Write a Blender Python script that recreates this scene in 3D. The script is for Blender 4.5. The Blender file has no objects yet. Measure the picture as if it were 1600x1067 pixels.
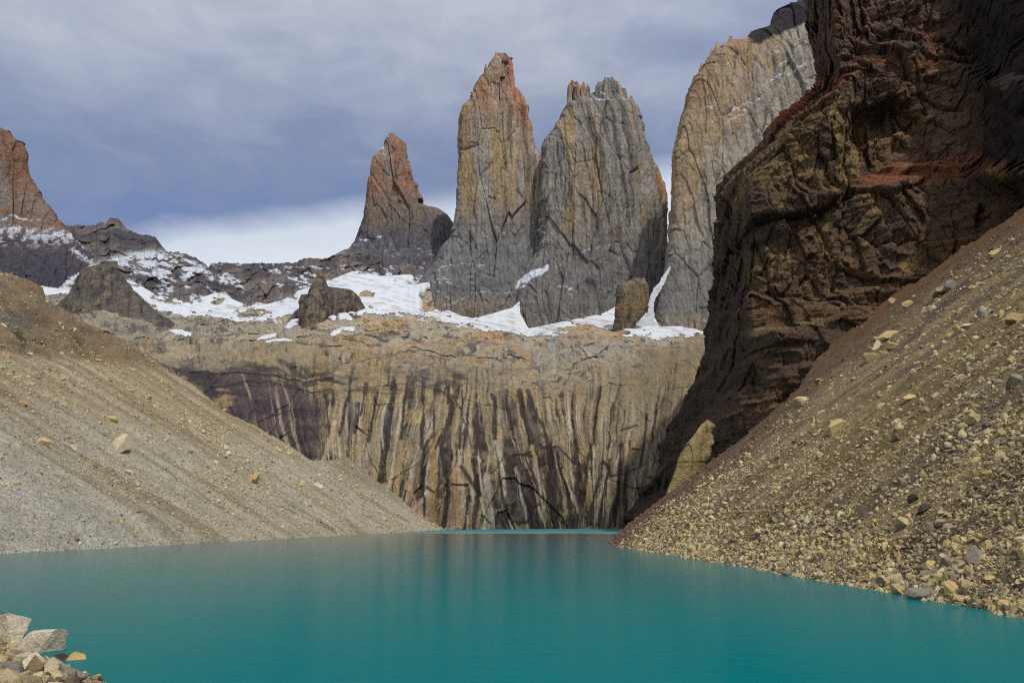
import bpy, bmesh, math, random
import numpy as np
from mathutils import Vector

random.seed(7)
rng = np.random.default_rng(11)
SC = bpy.context.scene
COL = SC.collection

# ------------------------------------------------------------------ camera
FPX, CX, CY = 1100.0, 800.0, 533.5
TH = math.radians(14.4)
CAMZ = 4.5
cam = bpy.data.cameras.new('camera')
cam.sensor_width = 36.0
cam.lens = 36.0 * FPX / 1600.0
cam.clip_start, cam.clip_end = 0.5, 30000
camo = bpy.data.objects.new('camera', cam)
camo.location = (0, 0, CAMZ)
camo.rotation_euler = (math.pi / 2 + TH, 0, 0)
COL.objects.link(camo)
SC.camera = camo

# ------------------------------------------------------------------ light
SUN_AZ = math.radians(152)      # clockwise from the viewing direction: right and behind
SUN_EL = math.radians(55)
SUN_DIR = Vector((math.sin(SUN_AZ) * math.cos(SUN_EL), math.cos(SUN_AZ) * math.cos(SUN_EL), math.sin(SUN_EL)))
sl = bpy.data.lights.new('sun', 'SUN')
sl.energy = 3.15
sl.angle = math.radians(1.5)
sl.color = (1.0, 0.965, 0.91)
so = bpy.data.objects.new('sun', sl)
so.rotation_euler = SUN_DIR.to_track_quat('Z', 'Y').to_euler()
so.location = (200, -200, 400)
COL.objects.link(so)

SC.view_settings.view_transform = 'Standard'
SC.view_settings.look = 'None'
SC.view_settings.exposure = 0.0
SC.view_settings.gamma = 1.0
SC.cycles.filter_width = 1.1
SC.cycles.use_denoising = False
SC.cycles.sample_clamp_indirect = 3.0


def lin(c):
    c = np.asarray(c, float) / 255.0
    return np.where(c <= 0.04045, c / 12.92, ((c + 0.055) / 1.055) ** 2.4)


def L4(r, g, b):
    v = lin((r, g, b))
    return (float(v[0]), float(v[1]), float(v[2]), 1.0)


class NT:
    """small helper to wire shader nodes"""
    def __init__(s, tree):
        s.t = tree
        tree.nodes.clear()

    def n(s, typ, **kw):
        nd = s.t.nodes.new(typ)
        for k, v in kw.items():
            if k.startswith('i_'):
                key = k[2:].replace('_', ' ')
                nd.inputs[key].default_value = v
            else:
                setattr(nd, k, v)
        return nd

    def l(s, a, b):
        s.t.links.new(a, b)

    def math(s, op, a, b=None, c=None, clamp=False):
        nd = s.t.nodes.new('ShaderNodeMath')
        nd.operation = op
        nd.use_clamp = clamp
        for i, v in enumerate((a, b, c)):
            if v is None:
                continue
            if hasattr(v, 'default_value') or hasattr(v, 'is_linked'):
                s.l(v, nd.inputs[i])
            else:
                nd.inputs[i].default_value = v
        return nd.outputs[0]

    def mix(s, fac, a, b, blend='MIX'):
        nd = s.t.nodes.new('ShaderNodeMix')
        nd.data_type = 'RGBA'
        nd.blend_type = blend
        for i, v in ((0, fac), (6, a), (7, b)):
            if hasattr(v, 'is_linked'):
                s.l(v, nd.inputs[i])
            else:
                nd.inputs[i].default_value = v
        return nd.outputs[2]

    def ramp(s, fac, stops, interp='LINEAR'):
        nd = s.t.nodes.new('ShaderNodeValToRGB')
        nd.color_ramp.interpolation = interp
        els = nd.color_ramp.elements
        while len(els) < len(stops):
            els.new(0.5)
        for e, (p, c) in zip(els, stops):
            e.position = p
            e.color = c
        s.l(fac, nd.inputs[0])
        return nd.outputs[0]


# ------------------------------------------------------------------ sky
world = bpy.data.worlds.new('World')
SC.world = world
world.use_nodes = True
w = NT(world.node_tree)
tc = w.n('ShaderNodeTexCoord')
dirv = tc.outputs['Generated']
sep = w.n('ShaderNodeSeparateXYZ')
w.l(dirv, sep.inputs[0])
sky = w.n('ShaderNodeTexSky', sky_type='NISHITA', sun_disc=False)
sky.sun_elevation = SUN_EL
sky.sun_rotation = SUN_AZ
nx = w.n('ShaderNodeMapping')
nx.inputs['Scale'].default_value = (1.0, 1.0, 2.2)
w.l(dirv, nx.inputs[0])
n1 = w.n('ShaderNodeTexNoise', i_Scale=2.3, i_Detail=6.0, i_Roughness=0.55, i_Distortion=0.3)
w.l(nx.outputs[0], n1.inputs['Vector'])
n2 = w.n('ShaderNodeTexNoise', i_Scale=9.0, i_Detail=7.0, i_Roughness=0.6, i_Distortion=0.6)
w.l(nx.outputs[0], n2.inputs['Vector'])
X, Y, Z = sep.outputs
# height above the lower edge of the cloud deck
m = w.math('SUBTRACT', w.math('SUBTRACT', Z, w.math('MULTIPLY', Y, 0.47)), w.math('MULTIPLY_ADD', X, 0.15, 0.014))
m = w.math('ADD', m, w.math('MULTIPLY', w.math('SUBTRACT', n1.outputs[0], 0.5), 0.075))
m = w.math('ADD', m, w.math('MULTIPLY', w.math('SUBTRACT', n2.outputs[0], 0.5), 0.03))
deck = w.math('SMOOTH_MIN', w.math('MAXIMUM', w.math('MULTIPLY_ADD', m, 25.0, 0.1), 0.0), 1.0, 0.2)
tone = w.math('ADD', w.math('MULTIPLY', m, 3.0), w.math('MULTIPLY', w.math('SUBTRACT', n1.outputs[0], 0.5), 1.3))
tone = w.math('ADD', tone, w.math('MULTIPLY', w.math('SUBTRACT', n2.outputs[0], 0.5), 0.6))
tone = w.math('ADD', tone, w.math('MULTIPLY', w.math('ADD', X, 0.25), 0.28), clamp=True)
cloud = w.ramp(tone, [(0.0, L4(116, 137, 180)), (0.28, L4(134, 148, 180)), (0.6, L4(160, 169, 193)), (1.0, L4(192, 198, 212))])
clear = w.ramp(w.math('MULTIPLY_ADD', m, 3.0, 1.0, clamp=True), [(0.0, L4(232, 239, 247)), (0.75, L4(232, 238, 245)), (1.0, L4(214, 222, 236))])
clouds = w.mix(deck, clear, cloud)
behind = w.math('MULTIPLY_ADD', w.math('SUBTRACT', 0.1, Y, clamp=True), 0.9, 1.0)      # unseen sky behind the camera, brightened to fill the shadows
vs = w.n('ShaderNodeVectorMath', operation='SCALE')
w.l(clouds, vs.inputs[0])
w.l(behind, vs.inputs['Scale'])
clouds = vs.outputs[0]
skyc = w.mix(0.92, w.mix(1.0, sky.outputs[0], (0.10, 0.10, 0.10, 1), 'MULTIPLY'), clouds)
bg = w.n('ShaderNodeBackground', i_Strength=1.0)
w.l(skyc, bg.inputs[0])
wo = w.n('ShaderNodeOutputWorld')
w.l(bg.outputs[0], wo.inputs[0])


# ------------------------------------------------------------------ geometry helpers
def ray(px, py):
    cx = (np.asarray(px, float) - CX) / FPX
    cy = -(np.asarray(py, float) - CY) / FPX
    c, s = math.cos(TH), math.sin(TH)
    return cx, c - cy * s, cy * c + s


def P(px, py, Yd):
    dx, dy, dz = ray(px, py)
    t = np.asarray(Yd, float) / dy
    return np.stack([dx * t, dy * t, CAMZ + dz * t], -1)


def to_px(V):
    x, y, z = V[..., 0], V[..., 1], V[..., 2] - CAMZ
    c, s = math.cos(TH), math.sin(TH)
    f = y * c + z * s
    u = -y * s + z * c
    return CX + FPX * x / f, CY - FPX * u / f


def pl(pts):
    a = np.array(pts, float)
    o = np.argsort(a[:, 0], kind='stable')
    a = a[o]
    return lambda x: np.interp(x, a[:, 0], a[:, 1])


def sstep(a, b, x):
    t = np.clip((x - a) / (b - a), 0, 1)
    return t * t * (3 - 2 * t)


def hsh(ix, iy, iz, seed):
    h = (ix.astype(np.int64) * 374761393 + iy.astype(np.int64) * 668265263 + iz.astype(np.int64) * 2147483647 + seed * 1274126177) & 0xFFFFFFFF
    h = ((h ^ (h >> 13)) * 1274126177) & 0xFFFFFFFF
    h = ((h ^ (h >> 16)) * 2246822519) & 0xFFFFFFFF
    h = h ^ (h >> 15)
    return (h & 0xFFFFFF) / float(0xFFFFFF)


def nz(x, y, z=None, seed=0):
    x = np.asarray(x, float)
    y = np.broadcast_to(np.asarray(y, float), x.shape)
    z = np.zeros_like(x) if z is None else np.broadcast_to(np.asarray(z, float), x.shape)
    ix, iy, iz = np.floor(x), np.floor(y), np.floor(z)
    fx, fy, fz = x - ix, y - iy, z - iz
    ux, uy, uz = [f * f * f * (f * (f * 6 - 15) + 10) for f in (fx, fy, fz)]
    flat = not np.any(fz)
    r = 0
    for k in ((0,) if flat else (0, 1)):
        wz = (uz if k else 1 - uz)
        for j in (0, 1):
            wy = (uy if j else 1 - uy)
            for i in (0, 1):
                wx = (ux if i else 1 - ux)
                r = r + hsh(ix + i, iy + j, iz + k, seed) * wx * wy * wz
    return r * 2 - 1


def fbm(x, y, z=None, octv=5, seed=0, rough=0.5, ridged=False):
    a, s, tot = 1.0, 0.0, 0.0
    f = 1.0
    for o in range(octv):
        n = nz(np.asarray(x) * f + 17.3 * o, np.asarray(y) * f - 9.1 * o, None if z is None else np.asarray(z) * f + 4.7 * o, seed + o * 13)
        if ridged:
            n = 1 - 2 * np.abs(n)
        s = s + a * n
        tot += a
        a *= rough
        f *= 2.03
    return s / tot


def facets(u, v, seed=0, tilt=1.0):
    """Voronoi slabs, every cell a tilted plane: (plane height, cell random, border distance)"""
    u = np.asarray(u, float)
    v = np.asarray(v, float)
    iu, iv = np.floor(u), np.floor(v)
    d1 = np.full(u.shape, 9.0)
    d2 = np.full(u.shape, 9.0)
    hgt = np.zeros(u.shape)
    cid = np.zeros(u.shape)
    zz = np.zeros(u.shape)
    for j in (-1, 0, 1):
        for i in (-1, 0, 1):
            cu, cv = iu + i, iv + j
            pu = cu + hsh(cu, cv, zz, seed)
            pv = cv + hsh(cu, cv, zz, seed + 1)
            du, dv = u - pu, v - pv
            d = du * du + dv * dv
            r = hsh(cu, cv, zz, seed + 2)
            g1 = hsh(cu, cv, zz, seed + 3) - 0.5
            g2 = hsh(cu, cv, zz, seed + 4) - 0.5
            h = (r - 0.5) + tilt * (g1 * du + g2 * dv) * 2
            near = d < d1
            d2 = np.where(near, d1, np.minimum(d2, d))
            hgt = np.where(near, h, hgt)
            cid = np.where(near, r, cid)
            d1 = np.where(near, d, d1)
    return hgt, cid, np.sqrt(d2) - np.sqrt(d1)


def seg_dist(px, py, pts):
    d = np.full(np.shape(px), 1e9)
    for (x0, y0), (x1, y1) in zip(pts[:-1], pts[1:]):
        vx, vy = x1 - x0, y1 - y0
        t = np.clip(((px - x0) * vx + (py - y0) * vy) / (vx * vx + vy * vy + 1e-9), 0, 1)
        d = np.minimum(d, np.hypot(px - x0 - t * vx, py - y0 - t * vy))
    return d


def poly_sd(px, py, pts):
    """signed distance, positive inside"""
    ins = np.zeros(np.shape(px), bool)
    n = len(pts)
    for i in range(n):
        x0, y0 = pts[i]
        x1, y1 = pts[(i + 1) % n]
        c = ((y0 > py) != (y1 > py)) & (px < (x1 - x0) * (py - y0) / ((y1 - y0) or 1e-9) + x0)
        ins ^= c
    d = seg_dist(px, py, list(pts) + [pts[0]])
    return np.where(ins, d, -d)


def C(r, g, b):
    return lin((r, g, b))


def mixc(a, b, k):
    k = np.clip(k, 0, 1)[..., None]
    return a * (1 - k) + b * k


def mesh_from(name, V, F, mat=None, col=None, smooth=True, parent=None):
    """V (n,3), F (m,4) or (m,3) int array -> linked object"""
    me = bpy.data.meshes.new(name)
    V = np.ascontiguousarray(V, dtype=np.float32)
    F = np.ascontiguousarray(F, dtype=np.int32)
    k = F.shape[1]
    me.vertices.add(len(V))
    me.vertices.foreach_set('co', V.ravel())
    me.loops.add(F.size)
    me.loops.foreach_set('vertex_index', F.ravel())
    me.polygons.add(len(F))
    me.polygons.foreach_set('loop_start', np.arange(0, F.size, k, dtype=np.int32))
    me.polygons.foreach_set('loop_total', np.full(len(F), k, dtype=np.int32))
    me.polygons.foreach_set('use_smooth', np.full(len(F), smooth))
    me.update(calc_edges=True)
    me.validate()
    if col is not None:
        at = me.color_attributes.new('rock_colour', 'FLOAT_COLOR', 'POINT')
        c4 = np.ones((len(V), 4), np.float32)
        c4[:, :3] = np.clip(col, 0.004, 0.9)
        at.data.foreach_set('color', c4.ravel())
    if mat:
        me.materials.append(mat)
    o = bpy.data.objects.new(name, me)
    COL.objects.link(o)
    if parent:
        o.parent = parent
    return o


def grid_faces(R, Cn, wrap=False, mask=None):
    i = np.arange(R - 1)[:, None]
    j = np.arange(Cn if wrap else Cn - 1)[None, :]
    j2 = (j + 1) % Cn
    a = i * Cn + j
    b = i * Cn + j2
    c = (i + 1) * Cn + j2
    d = (i + 1) * Cn + j
    F = np.stack(np.broadcast_arrays(a, b, c, d), -1)
    if mask is not None:
        F = F[mask]
    return F.reshape(-1, 4)


def sub_surface(name, V, cells, mat, lift, col=None):
    """copies the chosen cells of a grid into a mesh of their own, lifted; the rim is pulled down so that it has a thickness"""
    R, Cn = V.shape[:2]
    F = grid_faces(R, Cn, mask=cells)
    used, inv = np.unique(F.ravel(), return_inverse=True)
    F2 = inv.reshape(F.shape)
    vc = np.zeros((R + 1, Cn + 1))
    vc[1:R, 1:Cn] = cells
    cnt = (vc[:-1, :-1] + vc[1:, :-1] + vc[:-1, 1:] + vc[1:, 1:])[:R, :Cn]
    k = np.where(cnt >= 4, 1.0, 0.15)
    # soften
    for _ in range(3):
        kk = k.copy()
        kk[1:-1, 1:-1] = (k[1:-1, 1:-1] * 2 + k[:-2, 1:-1] + k[2:, 1:-1] + k[1:-1, :-2] + k[1:-1, 2:]) / 6
        k = kk
    Vo = V + np.stack([0 * k, -0.5 * lift * k, lift * k], -1)
    Vs = Vo.reshape(-1, 3)[used]
    c = None if col is None else col.reshape(-1, 3)[used]
    return mesh_from(name, Vs, F2, mat, c)


def setting(o, label=None):
    o['kind'] = 'structure'
    if label:
        o['label'] = label
    return o


def tag(o, label, cat, group=None, kind=None):
    o['label'] = label
    o['category'] = cat
    if group:
        o['group'] = group
    if kind:
        o['kind'] = kind
    return o


# ------------------------------------------------------------------ materials
def rock_mat(name, px_m, bump=1.0, var=0.35, stretch=1.0, crack=0.5, rough=0.92, streak=0.0, sat=0.74):
    """rock: stored mineral colour, broken up by noise at the scale of px_m metres"""
    mt = bpy.data.materials.new(name)
    mt.use_nodes = True
    q = NT(mt.node_tree)
    g = q.n('ShaderNodeNewGeometry')
    at = q.n('ShaderNodeAttribute', attribute_name='rock_colour')
    mp = q.n('ShaderNodeMapping')
    mp.inputs['Scale'].default_value = (1.0, 1.0, 1.0 / stretch)
    q.l(g.outputs['Position'], mp.inputs[0])
    v = mp.outputs[0]
    a = q.n('ShaderNodeTexNoise', i_Scale=0.16 / px_m, i_Detail=9.0, i_Roughness=0.68, i_Distortion=0.4)
    q.l(v, a.inputs['Vector'])
    b = q.n('ShaderNodeTexNoise', i_Scale=0.45 / px_m, i_Detail=6.0, i_Roughness=0.7)
    q.l(v, b.inputs['Vector'])
    vo = q.n('ShaderNodeTexVoronoi', feature='DISTANCE_TO_EDGE', i_Scale=0.11 / px_m)
    wv = q.n('ShaderNodeMix', data_type='VECTOR')
    wv.inputs[0].default_value = 0.5
    q.l(v, wv.inputs[4])
    sc = q.n('ShaderNodeVectorMath', operation='MULTIPLY_ADD')
    q.l(a.outputs['Color'], sc.inputs[0])
    sc.inputs[1].default_value = (6 * px_m,) * 3
    q.l(v, sc.inputs[2])
    q.l(sc.outputs[0], vo.inputs['Vector'])
    k1 = q.math('MULTIPLY_ADD', q.math('SUBTRACT', a.outputs[0], 0.5), var * 2.4, 1.0)
    k2 = q.math('MULTIPLY_ADD', q.math('SUBTRACT', b.outputs[0], 0.5), var * 2.0, 1.0)
    ck = q.math('MULTIPLY', vo.outputs['Distance'], 14.0, clamp=True)
    ck = q.math('MULTIPLY_ADD', ck, crack, 1.0 - crack)
    k = q.math('MULTIPLY', q.math('MULTIPLY', k1, k2), ck)
    if streak:
        ms = q.n('ShaderNodeMapping')
        ms.inputs['Scale'].default_value = (0.33 / px_m, 0.33 / px_m, 0.016 / px_m)
        q.l(sc.outputs[0], ms.inputs[0])
        st = q.n('ShaderNodeTexNoise', i_Scale=1.0, i_Detail=4.0, i_Roughness=0.6)
        q.l(ms.outputs[0], st.inputs['Vector'])
        ks = q.ramp(st.outputs[0], [(0.3, (1 - streak,) * 3 + (1,)), (0.45, (1, 1, 1, 1)), (0.62, (1 + streak * 0.4,) * 3 + (1,))])
        k = q.math('MULTIPLY', k, ks)
    vm = q.n('ShaderNodeVectorMath', operation='SCALE')
    q.l(at.outputs['Color'], vm.inputs[0])
    q.l(k, vm.inputs['Scale'])
    hs = q.n('ShaderNodeHueSaturation')
    q.l(vm.outputs[0], hs.inputs['Color'])
    q.l(q.math('MULTIPLY_ADD', a.outputs[0], 0.5, sat), hs.inputs['Saturation'])
    pb = q.n('ShaderNodeBsdfPrincipled', i_Roughness=rough)
    pb.inputs['Specular IOR Level'].default_value = 0.15
    q.l(hs.outputs[0], pb.inputs['Base Color'])
    h = q.math('ADD', q.math('ADD', a.outputs[0], q.math('MULTIPLY', b.outputs[0], 0.5)), q.math('MULTIPLY', ck, 0.25))
    if streak:
        h = q.math('MULTIPLY_ADD', st.outputs[0], 0.3, h)
    bp = q.n('ShaderNodeBump', i_Strength=0.9, i_Distance=5.0 * px_m * bump)
    q.l(h, bp.inputs['Height'])
    q.l(bp.outputs[0], pb.inputs['Normal'])
    o = q.n('ShaderNodeOutputMaterial')
    q.l(pb.outputs[0], o.inputs[0])
    return mt


def snow_mat(name, px_m):
    mt = bpy.data.materials.new(name)
    mt.use_nodes = True
    q = NT(mt.node_tree)
    g = q.n('ShaderNodeNewGeometry')
    a = q.n('ShaderNodeTexNoise', i_Scale=0.05 / px_m, i_Detail=9.0, i_Roughness=0.62, i_Distortion=1.2)
    mp = q.n('ShaderNodeMapping')
    mp.inputs['Scale'].default_value = (0.5, 1.0, 2.5)
    q.l(g.outputs['Position'], mp.inputs[0])
    q.l(mp.outputs[0], a.inputs['Vector'])
    c = q.ramp(a.outputs[0], [(0.3, L4(150, 140, 130)), (0.42, L4(188, 187, 188)), (0.56, L4(200, 203, 207)), (0.68, L4(160, 178, 186))])
    at = q.n('ShaderNodeAttribute', attribute_name='rock_colour')
    pb = q.n('ShaderNodeBsdfPrincipled', i_Roughness=0.7)
    q.l(q.mix(1.0, c, at.outputs['Color'], 'MULTIPLY'), pb.inputs['Base Color'])
    bp = q.n('ShaderNodeBump', i_Strength=0.5, i_Distance=4.0 * px_m)
    q.l(a.outputs[0], bp.inputs['Height'])
    q.l(bp.outputs[0], pb.inputs['Normal'])
    o = q.n('ShaderNodeOutputMaterial')
    q.l(pb.outputs[0], o.inputs[0])
    return mt


M_tower = rock_mat('granite tower rock', 2.4, stretch=2.2, var=0.34, crack=0.25, streak=0.38, bump=0.55)
M_ridge = rock_mat('far ridge rock', 1.8, stretch=1.2, var=0.4, crack=0.3)
M_wall = rock_mat('streaked headwall rock', 0.8, stretch=4.0, var=0.26, crack=0.15, streak=0.34, bump=1.0)
M_cliff = rock_mat('dark volcanic rock', 0.34, stretch=1.0, var=0.6, crack=0.5, bump=1.5, sat=0.72)
M_scree_r = rock_mat('near scree gravel', 0.11, var=0.5, crack=0.35, bump=1.5)
M_scree_l = rock_mat('far scree gravel', 0.22, var=0.42, crack=0.25, bump=1.2)
M_boulder = rock_mat('boulder rock', 0.05, var=0.26, crack=0.12, bump=0.8)
M_snow = snow_mat('glacier snow', 1.6)


# ------------------------------------------------------------------ lake and ground
def make_lake():
    mt = bpy.data.materials.new('turquoise glacial water')
    mt.use_nodes = True
    q = NT(mt.node_tree)
    g = q.n('ShaderNodeNewGeometry')
    mp = q.n('ShaderNodeMapping')
    mp.inputs['Scale'].default_value = (0.22, 0.9, 1)
    mp.inputs['Rotation'].default_value = (0, 0, math.radians(6))
    q.l(g.outputs['Position'], mp.inputs[0])
    a = q.n('ShaderNodeTexNoise', i_Scale=1.6, i_Detail=4.0, i_Roughness=0.55, i_Distortion=0.3)
    q.l(mp.outputs[0], a.inputs['Vector'])
    b = q.n('ShaderNodeTexNoise', i_Scale=0.05, i_Detail=3.0)
    q.l(mp.outputs[0], b.inputs['Vector'])
    c = q.mix(b.outputs[0], (0.0, 0.104, 0.112, 1), (0.0, 0.140, 0.142, 1))
    df = q.n('ShaderNodeBsdfDiffuse')
    q.l(c, df.inputs['Color'])
    gl = q.n('ShaderNodeBsdfGlossy')
    sx = q.n('ShaderNodeSeparateXYZ')
    q.l(g.outputs['Position'], sx.inputs[0])
    wn = q.n('ShaderNodeTexNoise', i_Scale=0.03, i_Detail=3.0)
    q.l(g.outputs['Position'], wn.inputs['Vector'])
    far = q.math('MULTIPLY_ADD', q.math('ADD', sx.outputs[1], q.math('MULTIPLY', wn.outputs[0], 120.0)), 0.012, -4.2, clamp=True)
    q.l(q.math('MULTIPLY_ADD', far, 0.4, 0.16), gl.inputs['Roughness'])      # a breeze ruffles the far end
    fr = q.n('ShaderNodeFresnel', i_IOR=1.33)
    pb = q.n('ShaderNodeMixShader')
    q.l(q.math('MULTIPLY', q.math('POWER', fr.outputs[0], 2.3), q.math('MULTIPLY_ADD', far, -1.0, 1.16)), pb.inputs[0])      # choppy, silty water mirrors less
    q.l(df.outputs[0], pb.inputs[1])
    q.l(gl.outputs[0], pb.inputs[2])
    bp = q.n('ShaderNodeBump', i_Strength=0.5, i_Distance=0.07)
    q.l(a.outputs[0], bp.inputs['Height'])
    q.l(bp.outputs[0], gl.inputs['Normal'])
    o = q.n('ShaderNodeOutputMaterial')
    q.l(pb.outputs[0], o.inputs[0])
    V = np.array([(-700, -260, 0), (500, -260, 0), (500, 900, 0), (-700, 900, 0)], float)
    setting(mesh_from('lake', V, np.array([[0, 1, 2, 3]]), mt), 'calm turquoise glacial lake filling the basin')
    V = np.array([(-9000, -9000, -14), (9000, -9000, -14), (9000, 9000, -14), (-9000, 9000, -14)], float)
    setting(mesh_from('ground', V, np.array([[0, 1, 2, 3]]), M_ridge, np.tile(C(110, 100, 85), (4, 1))), 'rocky ground under the lake and peaks')


make_lake()


# ------------------------------------------------------------------ sheets and lofts
def sheet(px0, px1, nxn, T, B, nyn, Yf, back=60.0, drop=80.0, tpow=1.0, clamp=None):
    """a relief surface: columns px, rows from the traced top line T to the bottom line B, real distance Yf; folds over at the top"""
    px = np.linspace(px0, px1, nxn)[None, :]
    t = (np.linspace(0, 1, nyn) ** tpow)[:, None]
    if clamp is None:
        py = T(px) * (1 - t) + B(px) * t
    else:
        py = np.maximum(clamp + (B(px) - clamp) * t, T(px))
    px = np.broadcast_to(px, py.shape).copy()
    Yd = Yf(px, py, np.broadcast_to(t, py.shape))
    V = P(px, py, Yd)
    b1 = V[0] + np.array([0, back * 0.3, -drop * 0.1])
    b2 = V[0] + np.array([0, back, -drop])
    b3 = V[0] + np.array([0, back * 1.6, -drop * 4])
    Vf = np.concatenate([b3[None], b2[None], b1[None], V], 0)
    return dict(V=Vf, px=np.concatenate([px[:1]] * 3 + [px], 0), py=np.concatenate([py[:1]] * 3 + [py], 0))


def jag1(x, seed, f0=0.02, octv=5):
    return fbm(np.asarray(x) * f0, np.zeros_like(np.asarray(x, float)), octv=octv, seed=seed, rough=0.6)


def loft(L, R, y_top, y_bot, Y0, nr, nc, bulge=0.75, dispf=None, jl=1.5, jr=1.5, seed=0, rpow=1.0):
    """a closed rock column from its left and right outlines; oval in plan, so it has sides and a back"""
    py = y_bot + (y_top - y_bot) * (np.linspace(0, 1, nr) ** rpow)
    l = L(py) + jl * fbm(py * 0.07, py * 0 + 3.3, octv=4, seed=seed, rough=0.65)
    r = R(py) + jr * fbm(py * 0.07, py * 0 + 8.3, octv=4, seed=seed + 5, rough=0.65)
    r = np.maximum(r, l + 0.6)
    nb = nc // 3
    ph = np.concatenate([np.linspace(-math.pi / 2, math.pi / 2, nc, endpoint=False), np.linspace(math.pi / 2, 1.5 * math.pi, nb, endpoint=False)])
    mid, half = (l + r)[:, None] / 2, (r - l)[:, None] / 2
    a = np.sin(ph)[None, :]
    px = mid + half * a
    pyg = np.broadcast_to(py[:, None], px.shape)
    hw = half * Y0 / FPX
    cz = np.sign(np.cos(ph)) * np.abs(np.cos(ph)) ** 0.55
    Yd = Y0 - bulge * hw * cz[None, :]
    V = P(px, pyg, Yd)
    n = np.stack([np.broadcast_to(a, px.shape), np.broadcast_to(-np.cos(ph)[None, :], px.shape), np.zeros(px.shape)], -1)
    if dispf is not None:
        d = dispf(V, px, pyg, ph[None, :] * hw)
        fade = np.minimum(1, hw / 30.0)
        V = V + n * (d * fade)[..., None]
    return dict(V=V, px=px, py=pyg.copy(), n=n)


def granite_disp(V, px, py, arc, s=1.0, seed=0):
    x, y, z = V[..., 0], V[..., 1], V[..., 2]
    u = x + 0.6 * y + 6 * s * fbm(x / 120, y / 120, z / 200, 3, seed)
    vz = z + 10 * s * fbm(x / 60, z / 90, y / 60, 3, seed + 9)
    h1, c1, e1 = facets(u / (64 * s), vz / (260 * s), seed, 1.0)
    h2, c2, e2 = facets(u / (24 * s), vz / (90 * s), seed + 20, 1.0)
    h3, c3, e3 = facets(u / (9 * s), vz / (34 * s), seed + 40, 1.0)
    d = 11 * s * h1 + 4.2 * s * h2 + 1.6 * s * h3
    d = d - 3.5 * s * np.exp(-(e1 / 0.03) ** 2) - 1.2 * s * np.exp(-(e2 / 0.05) ** 2)
    d = d + 1.6 * s * fbm(u / (9 * s), vz / (80 * s), None, 4, seed + 3, 0.6) + 1.3 * s * fbm(x / (7 * s), y / (7 * s), z / (9 * s), 3, seed + 6)
    return d


def loft_obj(parts, name, mat, paint):
    Vs, Fs, Cs, k = [], [], [], 0
    for g in parts:
        R, Cn = g['V'].shape[:2]
        F = grid_faces(R, Cn, wrap=True) + k
        Vs.append(g['V'].reshape(-1, 3))
        Fs.append(F)
        Cs.append(paint(g).reshape(-1, 3))
        k += R * Cn
    return mesh_from(name, np.concatenate(Vs), np.concatenate(Fs), mat, np.concatenate(Cs))


SNOW = C(196, 200, 208)


def streaks(V, f, fz, seed, octv=4):
    x, y, z = V[..., 0], V[..., 1], V[..., 2]
    wx = x + 0.7 * y + 8 * fbm(x / 60, z / 90, None, 2, seed + 2)
    return fbm(wx / f, z / fz, None, octv, seed, 0.6)


def ledge_snow(V, seed, amount=0.0, s=1.0):
    """snow caught on small ledges"""
    x, y, z = V[..., 0], V[..., 1], V[..., 2]
    a = fbm((x + y * .5) / (20 * s), (z + 0.35 * x) / (8 * s), None, 4, seed, 0.7)
    b = fbm(x / (140 * s), z / (90 * s), None, 3, seed + 5)
    return 0.8 * sstep(0.36, 0.52, a + 0.55 * b + amount)


def grain(V, s, seed):
    return 1 + 0.30 * fbm(V[..., 0] / s, V[..., 1] / s, V[..., 2] / (1.6 * s), 4, seed, 0.7)


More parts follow.
